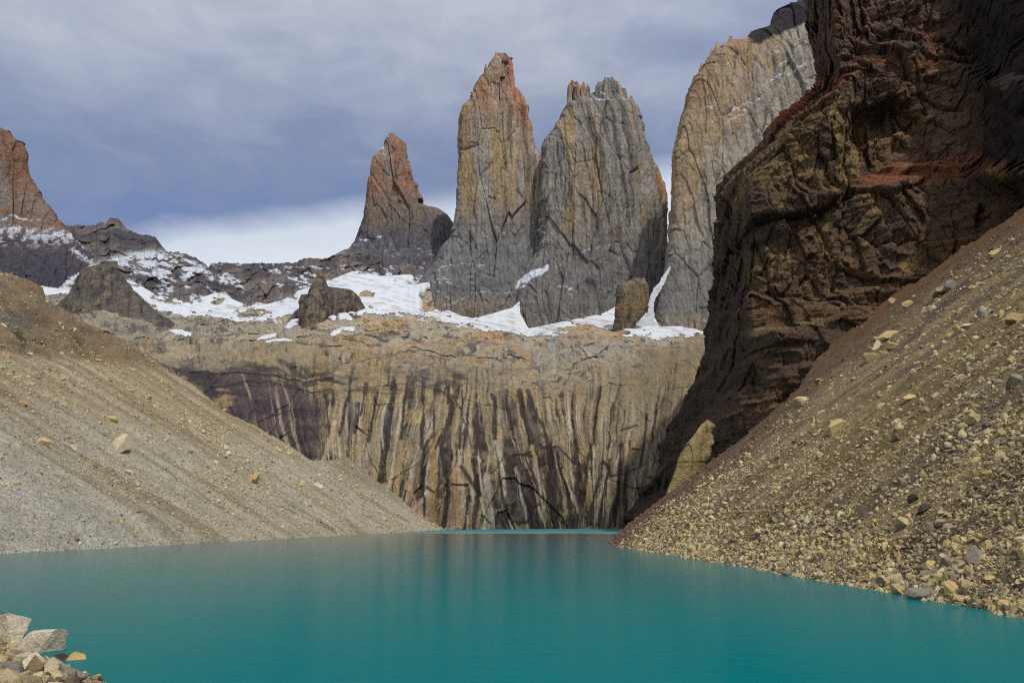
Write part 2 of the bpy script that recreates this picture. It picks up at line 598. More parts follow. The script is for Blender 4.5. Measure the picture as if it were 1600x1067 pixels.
# ---------------------------------------------------------------- the three granite towers
def paint_central(g):
    V, px, py = g['V'], g['px'], g['py']
    col = np.broadcast_to(C(136, 129, 118), V.shape).copy()
    s1 = streaks(V, 22, 420, 3)
    s2 = streaks(V, 9, 260, 31)
    col = mixc(col, C(146, 122, 86), sstep(-0.1, 0.4, s1) * sstep(400, 300, py) * 0.8)
    up = sstep(235, 130, py + 26 * fbm(V[..., 0] / 40, V[..., 2] / 70, None, 3, 4) - 18 * sstep(780, 830, px) * 2)
    col = mixc(col, C(138, 106, 82), up * 0.8)
    col = mixc(col, C(150, 98, 70), sstep(10, 0, np.abs(px - np.interp(py, [95, 140, 200, 215], [799, 812, 828, 836])) - 2) * sstep(215, 190, py) * 0.8)
    col = mixc(col, C(82, 74, 68), sstep(0.12, 0.4, s2) * 0.75)
    col = mixc(col, C(150, 142, 130), sstep(0.2, 0.45, streaks(V, 14, 300, 77)) * 0.6)
    col = mixc(col, C(100, 99, 100), sstep(305, 390, py + 20 * s1) * 0.88)
    col = mixc(col, C(140, 122, 98), sstep(455, 485, py + 14 * s2) * 0.5)
    sn = ledge_snow(V, 71, -0.30) * sstep(300, 380, py)
    sn = np.maximum(sn, ledge_snow(V, 73, -0.12, 0.6) * sstep(165, 130, py) * 0.8)
    for pts in ([(690, 425), (705, 415), (740, 412), (755, 414)], [(682, 442), (700, 436)], [(776, 356), (788, 364)], [(757, 370), (762, 371)], [(676, 490), (735, 460), (800, 456)]):
        sn = np.maximum(sn, sstep(1.8, 0.4, seg_dist(px + 4 * fbm(px / 9, py / 9, None, 3, 55), py + 4 * fbm(px / 8, py / 8, None, 3, 56), pts) + 3.5 * np.abs(fbm(px / 6, py / 4, None, 3, 5))) * 0.7)
    for pts in ([(846, 330), (847, 345), (843, 362), (846, 385), (838, 402)],):
        sn = np.maximum(sn, sstep(2.2, 1.0, seg_dist(px, py, pts) + 4 * fbm(px / 4, py / 7, None, 3, 15)))
    snp = poly_sd(px, py, [(804, 450), (811, 438), (823, 429), (840, 421), (854, 412), (855, 418), (848, 426), (832, 434), (820, 447)])
    sn = np.maximum(sn, sstep(-1, 0.8, snp + 1.2 * fbm(px / 4, py / 4, None, 3, 6)))
    cr = sstep(2.0, 0.6, seg_dist(px, py, [(785, 175), (786, 210), (788, 225), (791, 262), (793, 270)]))
    col = mixc(col, C(72, 74, 80), cr * 0.8)
    return mixc(col * grain(V, 14, 9)[..., None], SNOW, sn)


def make_towers():
    LA = pl([(83, 777), (95, 770), (112, 762), (120, 750), (140, 738), (154, 736), (164, 725), (184, 719), (206, 716.5), (242, 714), (281, 712), (320, 711), (353, 707), (385, 692), (420, 673), (445, 655), (470, 648), (500, 646), (560, 640)])
    RA = pl([(83, 790), (91, 798), (102, 800), (135, 806), (144, 815), (164, 824), (190, 828), (210, 830), (222, 836), (240, 847), (300, 853), (360, 858), (400, 865), (450, 880), (560, 900)])
    gd = lambda sd: (lambda V, px, py, arc: granite_disp(V, px, py, arc, 1.0, sd))
    A = loft(LA, RA, 83, 560, 1720, 420, 330, 0.5, gd(100), 2.2, 2.0, 1)
    A2 = loft(pl([(101, 757.5), (125, 755), (150, 753)]), pl([(101, 760), (125, 765), (150, 770)]), 101, 150, 1715, 40, 24, 0.8, None, 1.2, 1.2, 4)
    A3 = loft(pl([(82, 774), (100, 772), (120, 768)]), pl([(82, 777), (100, 784), (120, 790)]), 82, 120, 1710, 40, 24, 0.8, None, 1.0, 1.0, 6)
    t = loft_obj([A, A2, A3], 'rock_tower', M_tower, paint_central)
    tag(t, 'tallest granite tower, orange-topped, between the small spire and the double-summit tower', 'rock tower', 'granite towers above the glacier')

    LB = pl([(146, 924), (151, 908), (160, 889), (177, 878), (203, 865), (216, 854), (236, 849), (300, 846), (360, 846), (400, 835), (440, 815), (480, 803), (520, 795), (560, 780)])
    RB = pl([(146, 932), (150, 962), (157, 986), (166, 997), (180, 1002), (206, 1005), (236, 1015), (262, 1028), (284, 1037), (304, 1043), (385, 1046), (430, 1047), (480, 1048), (560, 1050)])
    B = loft(LB, RB, 146, 560, 1640, 400, 360, 0.42, gd(200), 2.0, 2.0, 11)
    B1 = loft(pl([(126, 893), (135, 887), (154, 884), (190, 876), (260, 872)]), pl([(126, 896), (140, 912), (150, 922), (190, 940), (260, 950)]), 126, 260, 1652, 130, 80, 0.45, gd(220), 1.5, 1.5, 12)
    B2 = loft(pl([(122, 949), (130, 937), (141, 932), (150, 920), (190, 905), (260, 900)]), pl([(122, 956), (133, 969), (148, 980), (165, 994), (190, 996), (260, 1000)]), 122, 260, 1652, 130, 90, 0.45, gd(230), 1.5, 1.5, 14)
    sp = []
    for i, (x, yt, yb, wd) in enumerate(((911, 128, 165, 6), (918, 132, 165, 5), (901, 127, 155, 6), (890, 131, 160, 5), (936, 128, 160, 6), (946, 121, 155, 7), (956, 121, 155, 7), (965, 127, 160, 7), (975, 138, 170, 7), (986, 150, 180, 6))):
        sp.append(loft(pl([(yt, x - 1.2), (yt * .8 + yb * .2, x - wd * .7), (yb, x - wd)]), pl([(yt, x + 1.2), (yt * .8 + yb * .2, x + wd * .7), (yb, x + wd)]), yt, yb, 1632, 30, 24, 0.9, gd(240 + i), 1.4, 1.4, 20 + i))

    def paint_b(g):
        V, px, py = g['V'], g['px'], g['py']
        col = np.broadcast_to(C(128, 122, 112), V.shape).copy()
        s1 = streaks(V, 26, 420, 13)
        s2 = streaks(V, 9, 220, 41)
        col = mixc(col, C(150, 124, 84), sstep(0.0, 0.4, s1) * 0.75 * sstep(430, 330, py))
        col = mixc(col, C(146, 100, 66), sstep(165, 125, py + 14 * s1) * sstep(930, 900, px) * 0.8)
        col = mixc(col, C(104, 102, 102), sstep(-0.05, 0.4, streaks(V, 17, 300, 43)) * 0.7 * sstep(330, 200, py))
        col = mixc(col, C(72, 66, 62), sstep(0.1, 0.38, s2) * 0.75 * sstep(420, 330, py))
        col = mixc(col, C(150, 106, 64), sstep(14, 0, px * 0 + np.abs(px - np.interp(py, [262, 300, 340], [1026, 1041, 1044])) ) * sstep(250, 280, py) * sstep(340, 310, py) * 0.7)
        col = mixc(col, C(166, 160, 152), sstep(26, 6, np.hypot((px - 1012) * 1.2, py - 295)) * 0.5)
        col = mixc(col, C(112, 88, 70), sstep(0.05, 0.4, fbm(V[..., 0] / 50, V[..., 2] / 60, None, 4, 46)) * sstep(330, 370, py) * sstep(470, 430, py) * 0.6)
        col = mixc(col, C(84, 80, 78), sstep(0.1, 0.4, fbm(V[..., 0] / 60, V[..., 2] / 40, None, 4, 47)) * sstep(390, 420, py) * 0.7)
        col = mixc(col, C(150, 130, 100), sstep(470, 505, py + 12 * s2) * 0.55)
        col = mixc(col, C(106, 103, 102), sstep(330, 410, py + 20 * s1) * 0.75)
        cr = sstep(2.4, 0.6, seg_dist(px, py, [(1018, 300), (995, 325), (970, 350), (945, 372), (925, 390), (900, 396)]))
        col = mixc(col, C(92, 92, 96), cr * 0.6)
        dk = sstep(13, 4, np.hypot((px - 924) * 0.9, py - 442) + 7 * fbm(px / 8, py / 8, None, 3, 3))
        col = mixc(col, C(54, 54, 62), dk * 0.8)
        sn = ledge_snow(V, 171, -0.06, 0.55) * sstep(250, 150, py) * 0.9
        sn = np.maximum(sn, ledge_snow(V, 173, -0.34) * sstep(280, 380, py))
        for pts, wd in (([(908, 398), (930, 388), (952, 380)], 2.6), ([(862, 416), (880, 409)], 1.8), ([(938, 325), (955, 328)], 1.0), ([(846, 340), (847, 365), (842, 390)], 1.6)):
            sn = np.maximum(sn, 0.8 * sstep(wd, wd * 0.2, seg_dist(px + 4 * fbm(px / 9, py / 9, None, 3, 55), py + 4 * fbm(px / 8, py / 8, None, 3, 56), pts) + 5 * np.abs(fbm(px / 6, py / 4, None, 3, 8))))
        snp = poly_sd(px, py, [(800, 452), (808, 438), (823, 428), (840, 420), (855, 411), (857, 418), (848, 427), (832, 435), (818, 448), (808, 454)])
        sn = np.maximum(sn, sstep(-1, 0.8, snp + 1.6 * fbm(px / 4, py / 4, None, 3, 6)))
        return mixc(col * grain(V, 14, 19)[..., None], SNOW, sn)
    t = loft_obj([B, B1, B2] + sp, 'rock_tower', M_tower, paint_b)
    tag(t, 'broad grey granite tower with a notched double summit, right of the tallest tower', 'rock tower', 'granite towers above the glacier')

    LC = pl([(208, 609), (219, 602), (232, 592), (245, 582), (268, 577.5), (294, 574), (320, 571), (353, 563), (372, 556), (388, 546), (402, 520), (425, 500), (470, 480)])
    RC = pl([(208, 614), (222, 632), (242, 636), (258, 639), (284, 647), (304, 654), (318, 662), (323, 672), (323.5, 682), (335, 697), (346, 704), (356, 708), (400, 720), (470, 740)])
    Cc = loft(LC, RC, 208, 470, 1950, 260, 240, 0.6, gd(300), 1.8, 1.8, 31)
    Cs = []

    def paint_c(g):
        V, px, py = g['V'], g['px'], g['py']
        s1 = streaks(V, 30, 200, 23)
        col = np.broadcast_to(C(128, 100, 82), V.shape).copy()
        col = mixc(col, C(130, 98, 80), sstep(-0.1, 0.3, s1 + 0.4 * fbm(V[..., 0] / 40, V[..., 2] / 40, None, 3, 2)) * sstep(310, 280, py))
        col = mixc(col, C(118, 112, 108), sstep(0.15, 0.4, streaks(V, 18, 90, 25)) * 0.6)
        col = mixc(col, C(104, 92, 80), sstep(285, 325, py + 16 * s1))
        col = mixc(col, C(84, 82, 88), sstep(330, 372, py + 20 * s1 + 12 * sstep(640, 690, px)) * 0.9)
        sn = ledge_snow(V, 271, 0.02) * sstep(372, 405, py)
        sn = np.maximum(sn, ledge_snow(V, 273, -0.02, 0.6) * sstep(256, 225, py) * sstep(625, 605, px))
        sn = np.maximum(sn, sstep(1.3, 0.5, seg_dist(px, py, [(562, 375), (580, 373), (597, 369)]) + 1.4 * fbm(px / 4, py / 4, None, 2, 1)))
        return mixc(col * grain(V, 16, 29)[..., None], SNOW, sn)
    t = loft_obj([Cc] + Cs, 'rock_tower', M_tower, paint_c)
    tag(t, 'smallest reddish granite spire, standing apart above the pale snowfield', 'rock tower', 'granite towers above the glacier')


make_towers()


# ---------------------------------------------------------------- right granite face, with its serrated crest
def make_granite_face():
    Lf = pl([(-40, 1290), (0, 1256), (5, 1240), (16, 1214), (40, 1203), (48, 1180), (60, 1166), (64, 1140), (72, 1122), (80, 1114), (100, 1100), (125, 1084), (150, 1074), (175, 1067), (200, 1058), (235, 1050), (300, 1047), (360, 1044), (430, 1034), (480, 1026), (540, 1012), (600, 1000)])
    Rf = pl([(-40, 1420), (600, 1420)])
    G = loft(Lf, Rf, -40, 600, 1400, 480, 420, 0.28, lambda V, px, py, a: granite_disp(V, px, py, a, 0.9, 400), 2.0, 0, 41)
    parts = [G]
    rr = np.random.default_rng(5)
    for i, (x, yt, yb, wd) in enumerate(((1086, 118, 160, 6), (1097, 99, 150, 7), (1106, 90, 140, 7), (1113, 78, 130, 7), (1122, 67, 120, 8), (1131, 70, 120, 8), (1142, 57, 110, 9), (1151, 62, 110, 8), (1160, 61, 100, 9), (1176, 49, 90, 10), (1190, 46, 90, 11), (1203, 40, 90, 11), (1211, 19, 80, 9), (1221, 14, 80, 9), (1231, 13, 70, 8), (1238, 4, 70, 9), (1248, 1, 70, 9))):
        parts.append(loft(pl([(yt, x - 2), (yt * .8 + yb * .2, x - wd * 0.7), (yb, x - wd * 1.3)]), pl([(yt, x + 1.5), (yt * .8 + yb * .2, x + wd * 0.8), (yb, x + wd * 2)]), yt, yb, 1395 + rr.uniform(-8, 8), 36, 26, 0.9,
                          lambda V, px, py, a: granite_disp(V, px, py, a, 0.35, 420), 1.6, 1.6, 50 + i))

    def paint(g):
        V, px, py = g['V'], g['px'], g['py']
        s1 = streaks(V, 24, 300, 53)
        s2 = streaks(V, 8, 160, 55)
        col = np.broadcast_to(C(140, 132, 118), V.shape).copy()
        col = mixc(col, C(146, 126, 98), sstep(0.15, -0.15, (px - 1090 - 0.55 * (300 - py)) / 120 + 0.4 * s1) * sstep(420, 300, py))
        col = mixc(col, C(138, 98, 74), sstep(190, 110, py) * sstep(0.0, 0.4, s1 + 0.2) * sstep(1200, 1120, px) * 0.7)
        col = mixc(col, C(150, 142, 130), sstep(0.0, 0.4, streaks(V, 40, 80, 57)) * sstep(1120, 1170, px) * 0.8)
        col = mixc(col, C(84, 78, 72), sstep(0.12, 0.4, s2) * 0.7)
        col = mixc(col, C(108, 104, 100), sstep(340, 440, py + 25 * s1) * 0.85)
        col = mixc(col, C(150, 130, 108), sstep(480, 505, py) * 0.4)
        edge = np.interp(px, [1150, 1172, 1200, 1225, 1262, 1300], [30, 66, 62, 48, 34, 30])
        col = mixc(col, C(50, 45, 48), sstep(4, -3, py - edge + 6 * fbm(px / 9, py / 9, None, 3, 3)))
        sn = ledge_snow(V, 471, -0.33, 0.8)
        for pts, wd in (([(1200, 126), (1218, 115), (1228, 116), (1258, 98)], 3.0), ([(1138, 187), (1150, 184), (1163, 176)], 2.6), ([(1174, 162), (1186, 152)], 2.2), ([(1094, 235), (1112, 228)], 1.6), ([(1220, 100), (1236, 88)], 3.0), ([(1205, 85), (1214, 78)], 2.4), ([(1225, 60), (1233, 48)], 2)):
            sn = np.maximum(sn, 0.85 * sstep(wd, wd * 0.2, seg_dist(px + 4 * fbm(px / 9, py / 9, None, 3, 55), py + 3 * fbm(px / 8, py / 8, None, 3, 56), pts) + 4.5 * np.abs(fbm(px / 6, py / 4, None, 3, 18))))
        return mixc(col * grain(V, 12, 59)[..., None], SNOW, sn)
    setting(loft_obj(parts, 'mountain', M_tower, paint), 'tall ochre granite face with a serrated crest behind the dark cliff')


make_granite_face()


# ---------------------------------------------------------------- far ridges on the left
def make_left_peaks():
    # red-topped peak at the left edge
    R = pl([(190, -30), (198, 2), (205, 12), (218, 22), (224, 38), (240, 45), (270, 48), (290, 55), (310, 68), (330, 83), (350, 98), (366, 112), (385, 132), (405, 152), (430, 175), (480, 215), (540, 240)])
    Lp = pl([(190, -60), (250, -130), (540, -330)])
    g = loft(Lp, R, 190, 540, 1560, 300, 300, 0.5, lambda V, px, py, a: granite_disp(V, px, py, a, 0.8, 500), 1, 2.2, 61)

    def paint(g):
        V, px, py = g['V'], g['px'], g['py']
        s1 = fbm(V[..., 0] / 40, V[..., 2] / 50, V[..., 1] / 40, 4, 63)
        col = np.broadcast_to(C(122, 104, 92), V.shape).copy()
        col = mixc(col, C(122, 92, 74), sstep(308, 278, py + 24 * s1))
        col = mixc(col, C(120, 112, 106), sstep(16, 6, px + 10 * s1) * sstep(230, 260, py) * 0.8)
        col = mixc(col, C(126, 92, 68), sstep(8, 0, np.abs(py - np.interp(px, [0, 50, 110], [330, 338, 352])) + 8 * s1) * 0.8)
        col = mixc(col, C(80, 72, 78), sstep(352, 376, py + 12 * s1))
        col = mixc(col, C(70, 68, 76), sstep(392, 430, py + 20 * s1))  # dark lower slopes: bluish haze mixed into the rock colour
        sn = np.zeros(px.shape)
        f = fbm(px / 9, py / 6, None, 4, 7, 0.65)
        for pts, wd in (([(0, 345), (22, 336), (30, 342), (62, 345)], 3.0), ([(0, 362), (30, 358), (65, 368), (105, 366), (112, 372)], 10.0), ([(105, 362), (125, 380), (150, 402)], 6.0), ([(112, 392), (150, 415)], 9.0)):
            sn = np.maximum(sn, sstep(wd, wd * 0.25, seg_dist(px, py, pts) + wd * 1.5 * np.abs(f) * 1.7))
        sn = np.maximum(sn, sstep(0.1, 0.35, f + 0.12) * sstep(352, 362, py) * sstep(392, 376, py) * 0.7)
        return mixc(col * grain(V, 12, 69)[..., None], SNOW, sn)
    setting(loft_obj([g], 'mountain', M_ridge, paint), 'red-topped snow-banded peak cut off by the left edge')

    def ridge(pts, bot, x0, x1, nxn, nyn, Y0, slope, jag, seed, paint, label, namo='ridge'):
        T0 = pl(pts)
        T = lambda x: T0(x) - jag * np.abs(fbm(np.asarray(x) * 0.09, np.asarray(x) * 0, octv=4, seed=seed, rough=0.7)) * 2 + jag * 0.4
        def Yf(px, py, t):
            base = Y0 - slope * (py - T(px))
            W = P(px, py, base)
            x, z = W[..., 0], W[..., 2]
            h1, c1, e1 = facets((x + 12 * fbm(x / 40, z / 40, None, 3, seed)) / 42, z / 60, seed, 1.1)
            h2, c2, e2 = facets(x / 16, z / 22, seed + 7, 1.1)
            rg = fbm((x + z * .3) / 70, z / 160, None, 4, seed + 3, 0.55, True)
            return base - 9 * h1 - 4 * h2 - 24 * rg - 5 * fbm(x / 14, z / 14, None, 4, seed + 4)
        s = sheet(x0, x1, nxn, T, lambda x: x * 0 + bot, nyn, Yf, 120, 90)
        col = paint(s)
        F = grid_faces(*s['V'].shape[:2])
        return setting(mesh_from(namo, s['V'].reshape(-1, 3), F, M_ridge, col.reshape(-1, 3)), label)

    def paint_ridge(dense, seed, c0, c1):
        def f(s):
            V, px, py = s['V'], s['px'], s['py']
            n = fbm(V[..., 0] / 50, V[..., 2] / 40, None, 4, seed)
            col = mixc(np.broadcast_to(C(*c0), V.shape), C(*c1), sstep(-0.2, 0.3, n))
            return mixc(col * grain(V, 10, seed + 2)[..., None], SNOW, dense(V, px, py))
        return f

    def snow1(V, px, py):
        line = np.interp(px, [100, 150, 185, 210, 245, 290, 330], [420, 412, 400, 395, 392, 400, 425])
        a = fbm((px * 0.9 + py * 0.5) / 14, (py - px * 0.25) / 5, None, 4, 91, 0.65)
        b = fbm(px / 40, py / 30, None, 2, 92)
        return sstep(-0.10, 0.14, a + 0.5 * b + 0.16 - 0.006 * (py - line)) * sstep(-6, 5, py - line)
    ridge([(90, 360), (105, 352), (128, 353), (150, 351), (158, 345), (165, 350), (172, 341), (185, 342), (195, 356), (215, 365), (243, 371), (247, 381), (255, 388), (262, 393), (290, 397), (308, 404), (322, 414), (340, 440), (365, 470)], 520, 90, 366, 330, 170, 1650, 2.6, 2.5, 93,
          paint_ridge(snow1, 94, (108, 100, 96), (78, 74, 78)), 'dark crag-topped ridge with streaky snow beside the red-topped peak')

    def snow2(V, px, py):
        a = fbm((px + py * 0.6) / 16, (py - px * 0.3) / 6, None, 4, 191, 0.65)
        b = fbm(px / 40, py / 20, None, 2, 192)
        return sstep(0.10, 0.30, a + 0.5 * b - 0.04) * sstep(2, 8, py - 408)
    ridge([(320, 425), (330, 412), (350, 410), (375, 412), (400, 411), (430, 412), (460, 411), (470, 406), (482, 403), (505, 404), (522, 402), (545, 394), (580, 400), (620, 410), (700, 420)], 530, 320, 700, 420, 150, 1850, 2.4, 2.0, 193,
          paint_ridge(snow2, 194, (112, 102, 96), (82, 78, 80)), 'low snow-dusted dark ridge left of the small spire')


make_left_peaks()


# ---------------------------------------------------------------- headwall, slabs and glacier
LIP0 = pl([(-200, 560), (150, 560), (280, 578), (350, 578), (450, 588), (550, 598), (620, 592), (700, 586), (800, 600), (900, 604), (960, 600), (1000, 585), (1050, 562), (1110, 540), (1300, 500)])
LIP = lambda x: LIP0(x) + 16 * fbm(np.asarray(x, float) / 70, np.asarray(x, float) * 0, octv=4, seed=599, rough=0.55)
TB = pl([(-200, 430), (0, 440), (45, 445), (110, 455), (180, 436), (192, 436), (215, 445), (240, 460), (270, 470), (300, 473), (320, 465), (335, 459), (350, 461), (365, 470), (390, 480), (412, 478), (442, 470), (465, 456), (527, 435), (550, 426), (570, 426), (585, 432), (605, 434), (630, 431), (646, 430), (650, 446), (670, 442), (672, 446), (680, 484), (690, 489), (700, 486), (720, 495), (739, 499), (769, 492), (799, 483), (812, 472), (813, 492), (826, 515), (868, 507), (910, 498), (940, 492), (964, 480), (975, 488), (1008, 490), (1022, 496), (1030, 512), (1072, 511), (1102, 521), (1140, 520), (1300, 515)])


GL = [(184, 430), (192, 430), (215, 445), (240, 460), (270, 470), (300, 470), (335, 455), (350, 455), (365, 468), (400, 475), (442, 465), (470, 450), (527, 430), (550, 420), (590, 425), (646, 425), (646, 440), (680, 435), (660, 460), (660, 480), (668, 485), (700, 480), (739, 495), (800, 475), (815, 465), (826, 505), (868, 500), (940, 485), (964, 470), (1008, 482), (1022, 488), (1030, 508), (1072, 505), (1108, 520), (1080, 526), (1030, 530), (980, 524), (940, 521), (900, 522), (850, 527), (800, 523), (765, 520), (720, 514), (690, 503), (640, 497), (600, 490), (575, 488), (560, 492), (530, 492), (500, 496), (470, 497), (452, 493), (440, 498), (405, 503), (372, 506), (345, 500), (300, 494), (265, 491), (236, 480), (214, 464), (200, 455)]
PATCHES = [([(402, 530), (412, 525), (433, 521), (430, 527), (415, 530)], 'thin white snow sliver on the slabs just above the wider patch'),
               ([(415, 535), (425, 532), (445, 529), (458, 533), (462, 538), (440, 539)], 'white snow patch on the bare slabs just below the central knob of rock'),
               ([(262, 517), (272, 515), (300, 520), (298, 524), (280, 523)], 'small snow patch on grey slabs above the left moraine'),
               ([(528, 488), (540, 487), (552, 498), (545, 500), (530, 496)], 'tongue of snow against the right foot of the central knob of rock'),
               ([(444, 512), (456, 500), (467, 499), (466, 508), (450, 514)], 'snow wedge against the left foot of the central knob of rock'),
               ([(515, 524), (522, 516), (536, 514), (533, 521), (520, 526)], 'greyish snow patch on the slabs right of the central knob of rock'),
               ([(532, 512), (555, 510), (552, 515), (538, 516)], 'short flat snow strip beside the greyish patch right of the knob'),
               ([(45, 445), (70, 446), (108, 452), (108, 459), (75, 462), (55, 456)], 'snow strip between the left peak and the brown moraine')]
TS = lambda x: sum(TB(x + d) for d in (-40, -30, -20, -10, 0, 10, 20, 30, 40)) / 9.0


def make_headwall():
    YB = pl([(-200, 520), (300, 500), (600, 465), (700, 470), (800, 500), (960, 570), (1100, 560), (1300, 520)])
    LW = 95.0

    def Yf(px, py, t):
        lip = LIP(px)
        wv = np.clip((py - lip) / (830 - lip), 0, 1.3)
        yl = YB(px) + LW
        wall = YB(px) + LW * np.clip(1 - wv, 0, 1) ** 2.6
        v = np.clip((lip - py) / np.maximum(lip - np.minimum(TS(px), lip - 20), 1), 0, 1.25)
        bench = yl + (1330 - yl) * (0.3 * v + 0.7 * v ** 1.5)
        base = np.where(py > lip, wall, bench)
        W = P(px, py, base)
        x, y, z = W[..., 0], W[..., 1], W[..., 2]
        sc = np.clip(base / 560, 0.8, 2.4)
        steep = sstep(-45, 25, py - lip)
        wx = x + 6 * fbm(x / 40, z / 30, None, 3, 601)
        wz = z + 8 * fbm(x / 50, z / 50, None, 3, 603)
        h1, c1, e1 = facets(wx / 34, wz / 46, 605, 0.9)
        h2, c2, e2 = facets(wx / 10, wz / 30, 607, 1.0)
        d = steep * (1.6 * h1 + 1.6 * h2 + 1.4 * fbm(x / 6, z / 20, None, 5, 609, 0.6) + 9.0 * fbm(x / 60, z / 70, None, 4, 611, 0.55))
        # slabs above the lip: long gentle scalloped steps
        g1, k1, f1 = facets(px / 70 + 0.02 * py, (py - 0.12 * px) / 13 + 0.6 * fbm(px / 60, py / 20, None, 3, 613), 615, 0.9)
        g2, k2, f2 = facets(px / 26, (py + 0.1 * px) / 6 + 0.6 * fbm(px / 30, py / 10, None, 3, 617), 619, 1.0)
        ic = sstep(-4, 5, poly_sd(px, py, GL))
        d = d + (1 - steep) * (1 - ic) * sc * (6 * g1 + 3.0 * g2 + 3 * fbm(px / 12, py / 5, None, 5, 621, 0.6))
        # the main vertical crack
        cr = seg_dist(px, py, [(938, 600), (930, 640), (927, 690), (915, 740), (908, 800), (906, 840)])
        d = d - 7 * np.exp(-(cr / 4.0) ** 2)
        return base - d
    s = sheet(-160, 1260, 1300, TB, lambda x: x * 0 + 846.0, 450, Yf, 150, 30, clamp=420.0)
    V, px, py = s['V'], s['px'], s['py']
    lip = LIP(px)
    # whaleback humps and hollows of the slabs
    x, y = V[..., 0], V[..., 1]
    ice = sstep(-4, 5, poly_sd(px, py, GL))
    for pts, lab in PATCHES:
        ice = np.maximum(ice, sstep(-6, 1, poly_sd(px, py, pts)))
    fade = sstep(40, -30, py - lip) * sstep(2, 40, py - TB(px)) * (1 - ice)
    xr, yr = x + 0.35 * y, y - 0.35 * x
    h1, c1, e1 = facets(xr / 60 + 0.5 * fbm(x / 50, y / 70, None, 3, 1), yr / 85, 681, 1.0)
    h2, c2, e2 = facets(xr / 17, yr / 30 + 0.5 * fbm(x / 20, y / 30, None, 3, 2), 683, 1.1)
    up = 16 * fbm(x / 110, y / 150, None, 3, 685) + 9 * h1 + 2.0 * h2 + 1.5 * fbm(xr / 22, yr / 40, None, 4, 687, 0.6, True) - 2 * np.exp(-(e1 / 0.06) ** 2)
    V[..., 2] += 0.6 * fade * up
    lip = LIP(px)
    x, z = V[..., 0], V[..., 2]
    # ---- slab colours
    n1 = fbm(px / 60, py / 14, None, 4, 631)
    n2 = fbm((px + py * 2) / 26, (py - px * 0.2) / 6, None, 4, 633, 0.6)
    n3 = fbm((px - py * 1.5) / 12, (py + px * 0.25) / 4, None, 4, 635, 0.65)
    slab = np.broadcast_to(C(162, 150, 128), V.shape).copy()
    slab = mixc(slab, C(174, 140, 94), sstep(-0.1, 0.3, n1) * sstep(470, 540, px) * 0.9)
    slab = mixc(slab, C(160, 122, 92), sstep(0.12, 0.4, n2) * sstep(515, 540, py) * sstep(470, 520, px) * sstep(900, 800, px) * 0.9)
    slab = mixc(slab, C(152, 146, 136), sstep(0.1, 0.4, n3) * 0.7)
    slab = mixc(slab, C(78, 72, 68), sstep(0.16, 0.42, -n2 + 0.3 * n3) * 0.8)
    slab = mixc(slab, C(116, 110, 102), sstep(420, 300, px) * 0.4)
    q1 = np.abs(fbm((px * 0.8 + py * 1.3) / 22, (py - 0.30 * px) / 9, None, 4, 637, 0.6))
    slab = mixc(slab, C(58, 52, 50), sstep(0.07, 0.015, q1) * 0.8)
    q3 = np.abs(fbm((px * 0.7 + py * 1.8) / 14, (py - 0.35 * px) / 5, None, 4, 639, 0.6))
    slab = mixc(slab, C(74, 68, 62), sstep(0.06, 0.012, q3) * 0.55)
    q2 = fbm((px - py * 0.9) / 34, (py + 0.22 * px) / 7, None, 4, 638, 0.6)
    slab = mixc(slab, C(182, 166, 138), sstep(0.12, 0.35, q2) * 0.6)
    gr = sstep(900, 830, py) * sstep(46, 14, np.hypot((px - 890) * 0.35, (py - 545) * 1.2))
    slab = mixc(slab, C(140, 138, 134), gr * 0.7 * sstep(-0.3, 0.3, n3))
    dome = sstep(990, 1040, px) * sstep(535, 560, py)
    slab = mixc(slab, C(124, 110, 86), dome * 0.8)
    # ---- wall colours: streaks that follow the run-off
    k = np.interp(px, [280, 450, 560, 640, 700, 760, 850, 915, 950, 1100], [0.35, 0.2, -0.1, -0.22, -0.08, 0.05, 0.2, 0.1, -0.12, -0.1])
    sx = px - k * (py - 600) + 9 * fbm(px / 40, py / 60, None, 4, 641)
    wl = np.broadcast_to(C(160, 143, 110), V.shape).copy()
    a1 = fbm(sx / 22, py / 300, None, 4, 643, 0.65)
    a2 = fbm(sx / 9, py / 220, None, 4, 645, 0.65)
    a3 = fbm(sx / 4.5, py / 150, None, 3, 647, 0.6)
    wl = mixc(wl, C(160, 130, 90), sstep(0.0, 0.35, a1) * sstep(960, 900, px) * 0.8)
    wl = mixc(wl, C(172, 136, 112), sstep(720, 790, py + 40 * a1) * sstep(800, 700, px) * 0.7)
    wl = mixc(wl, C(176, 164, 148), sstep(0.05, 0.30, a2) * sstep(600, 700, py) * 0.85)
    dark = sstep(0.06, 0.17, a2 * 0.75 + 0.5 * fbm(sx / 15, py / 210, None, 4, 649, 0.62) + 0.02 + 0.1 * sstep(610, 760, py) - 0.3 * sstep(640, 600, py) * sstep(690, 740, px))
    start = lip - 22 + 80 * np.maximum(0, fbm(sx / 16, sx * 0, None, 3, 653) + 0.1)
    dark = dark * sstep(-6, 22, py - start) * sstep(-0.5, 0.05, fbm(sx / 50, py / 60, None, 3, 654) + 0.28)
    wl = mixc(wl, C(56, 48, 50), dark * 0.92)
    wl = mixc(wl, C(58, 50, 50), sstep(0.10, 0.30, a3 + 0.3 * a2) * 0.85 * sstep(-0.3, 0.1, fbm(px / 30, py / 40, None, 3, 656)))
    pt = fbm(px / 34, py / 26, None, 4, 658, 0.6)
    wl = mixc(wl, C(132, 124, 106), sstep(0.0, 0.4, pt) * 0.5)
    wl = mixc(wl, C(172, 150, 108), sstep(0.05, 0.4, -pt) * 0.5)
    qc = np.abs(fbm((px + 0.2 * py) / 30, (py - 0.25 * px) / 16, None, 4, 659, 0.6))
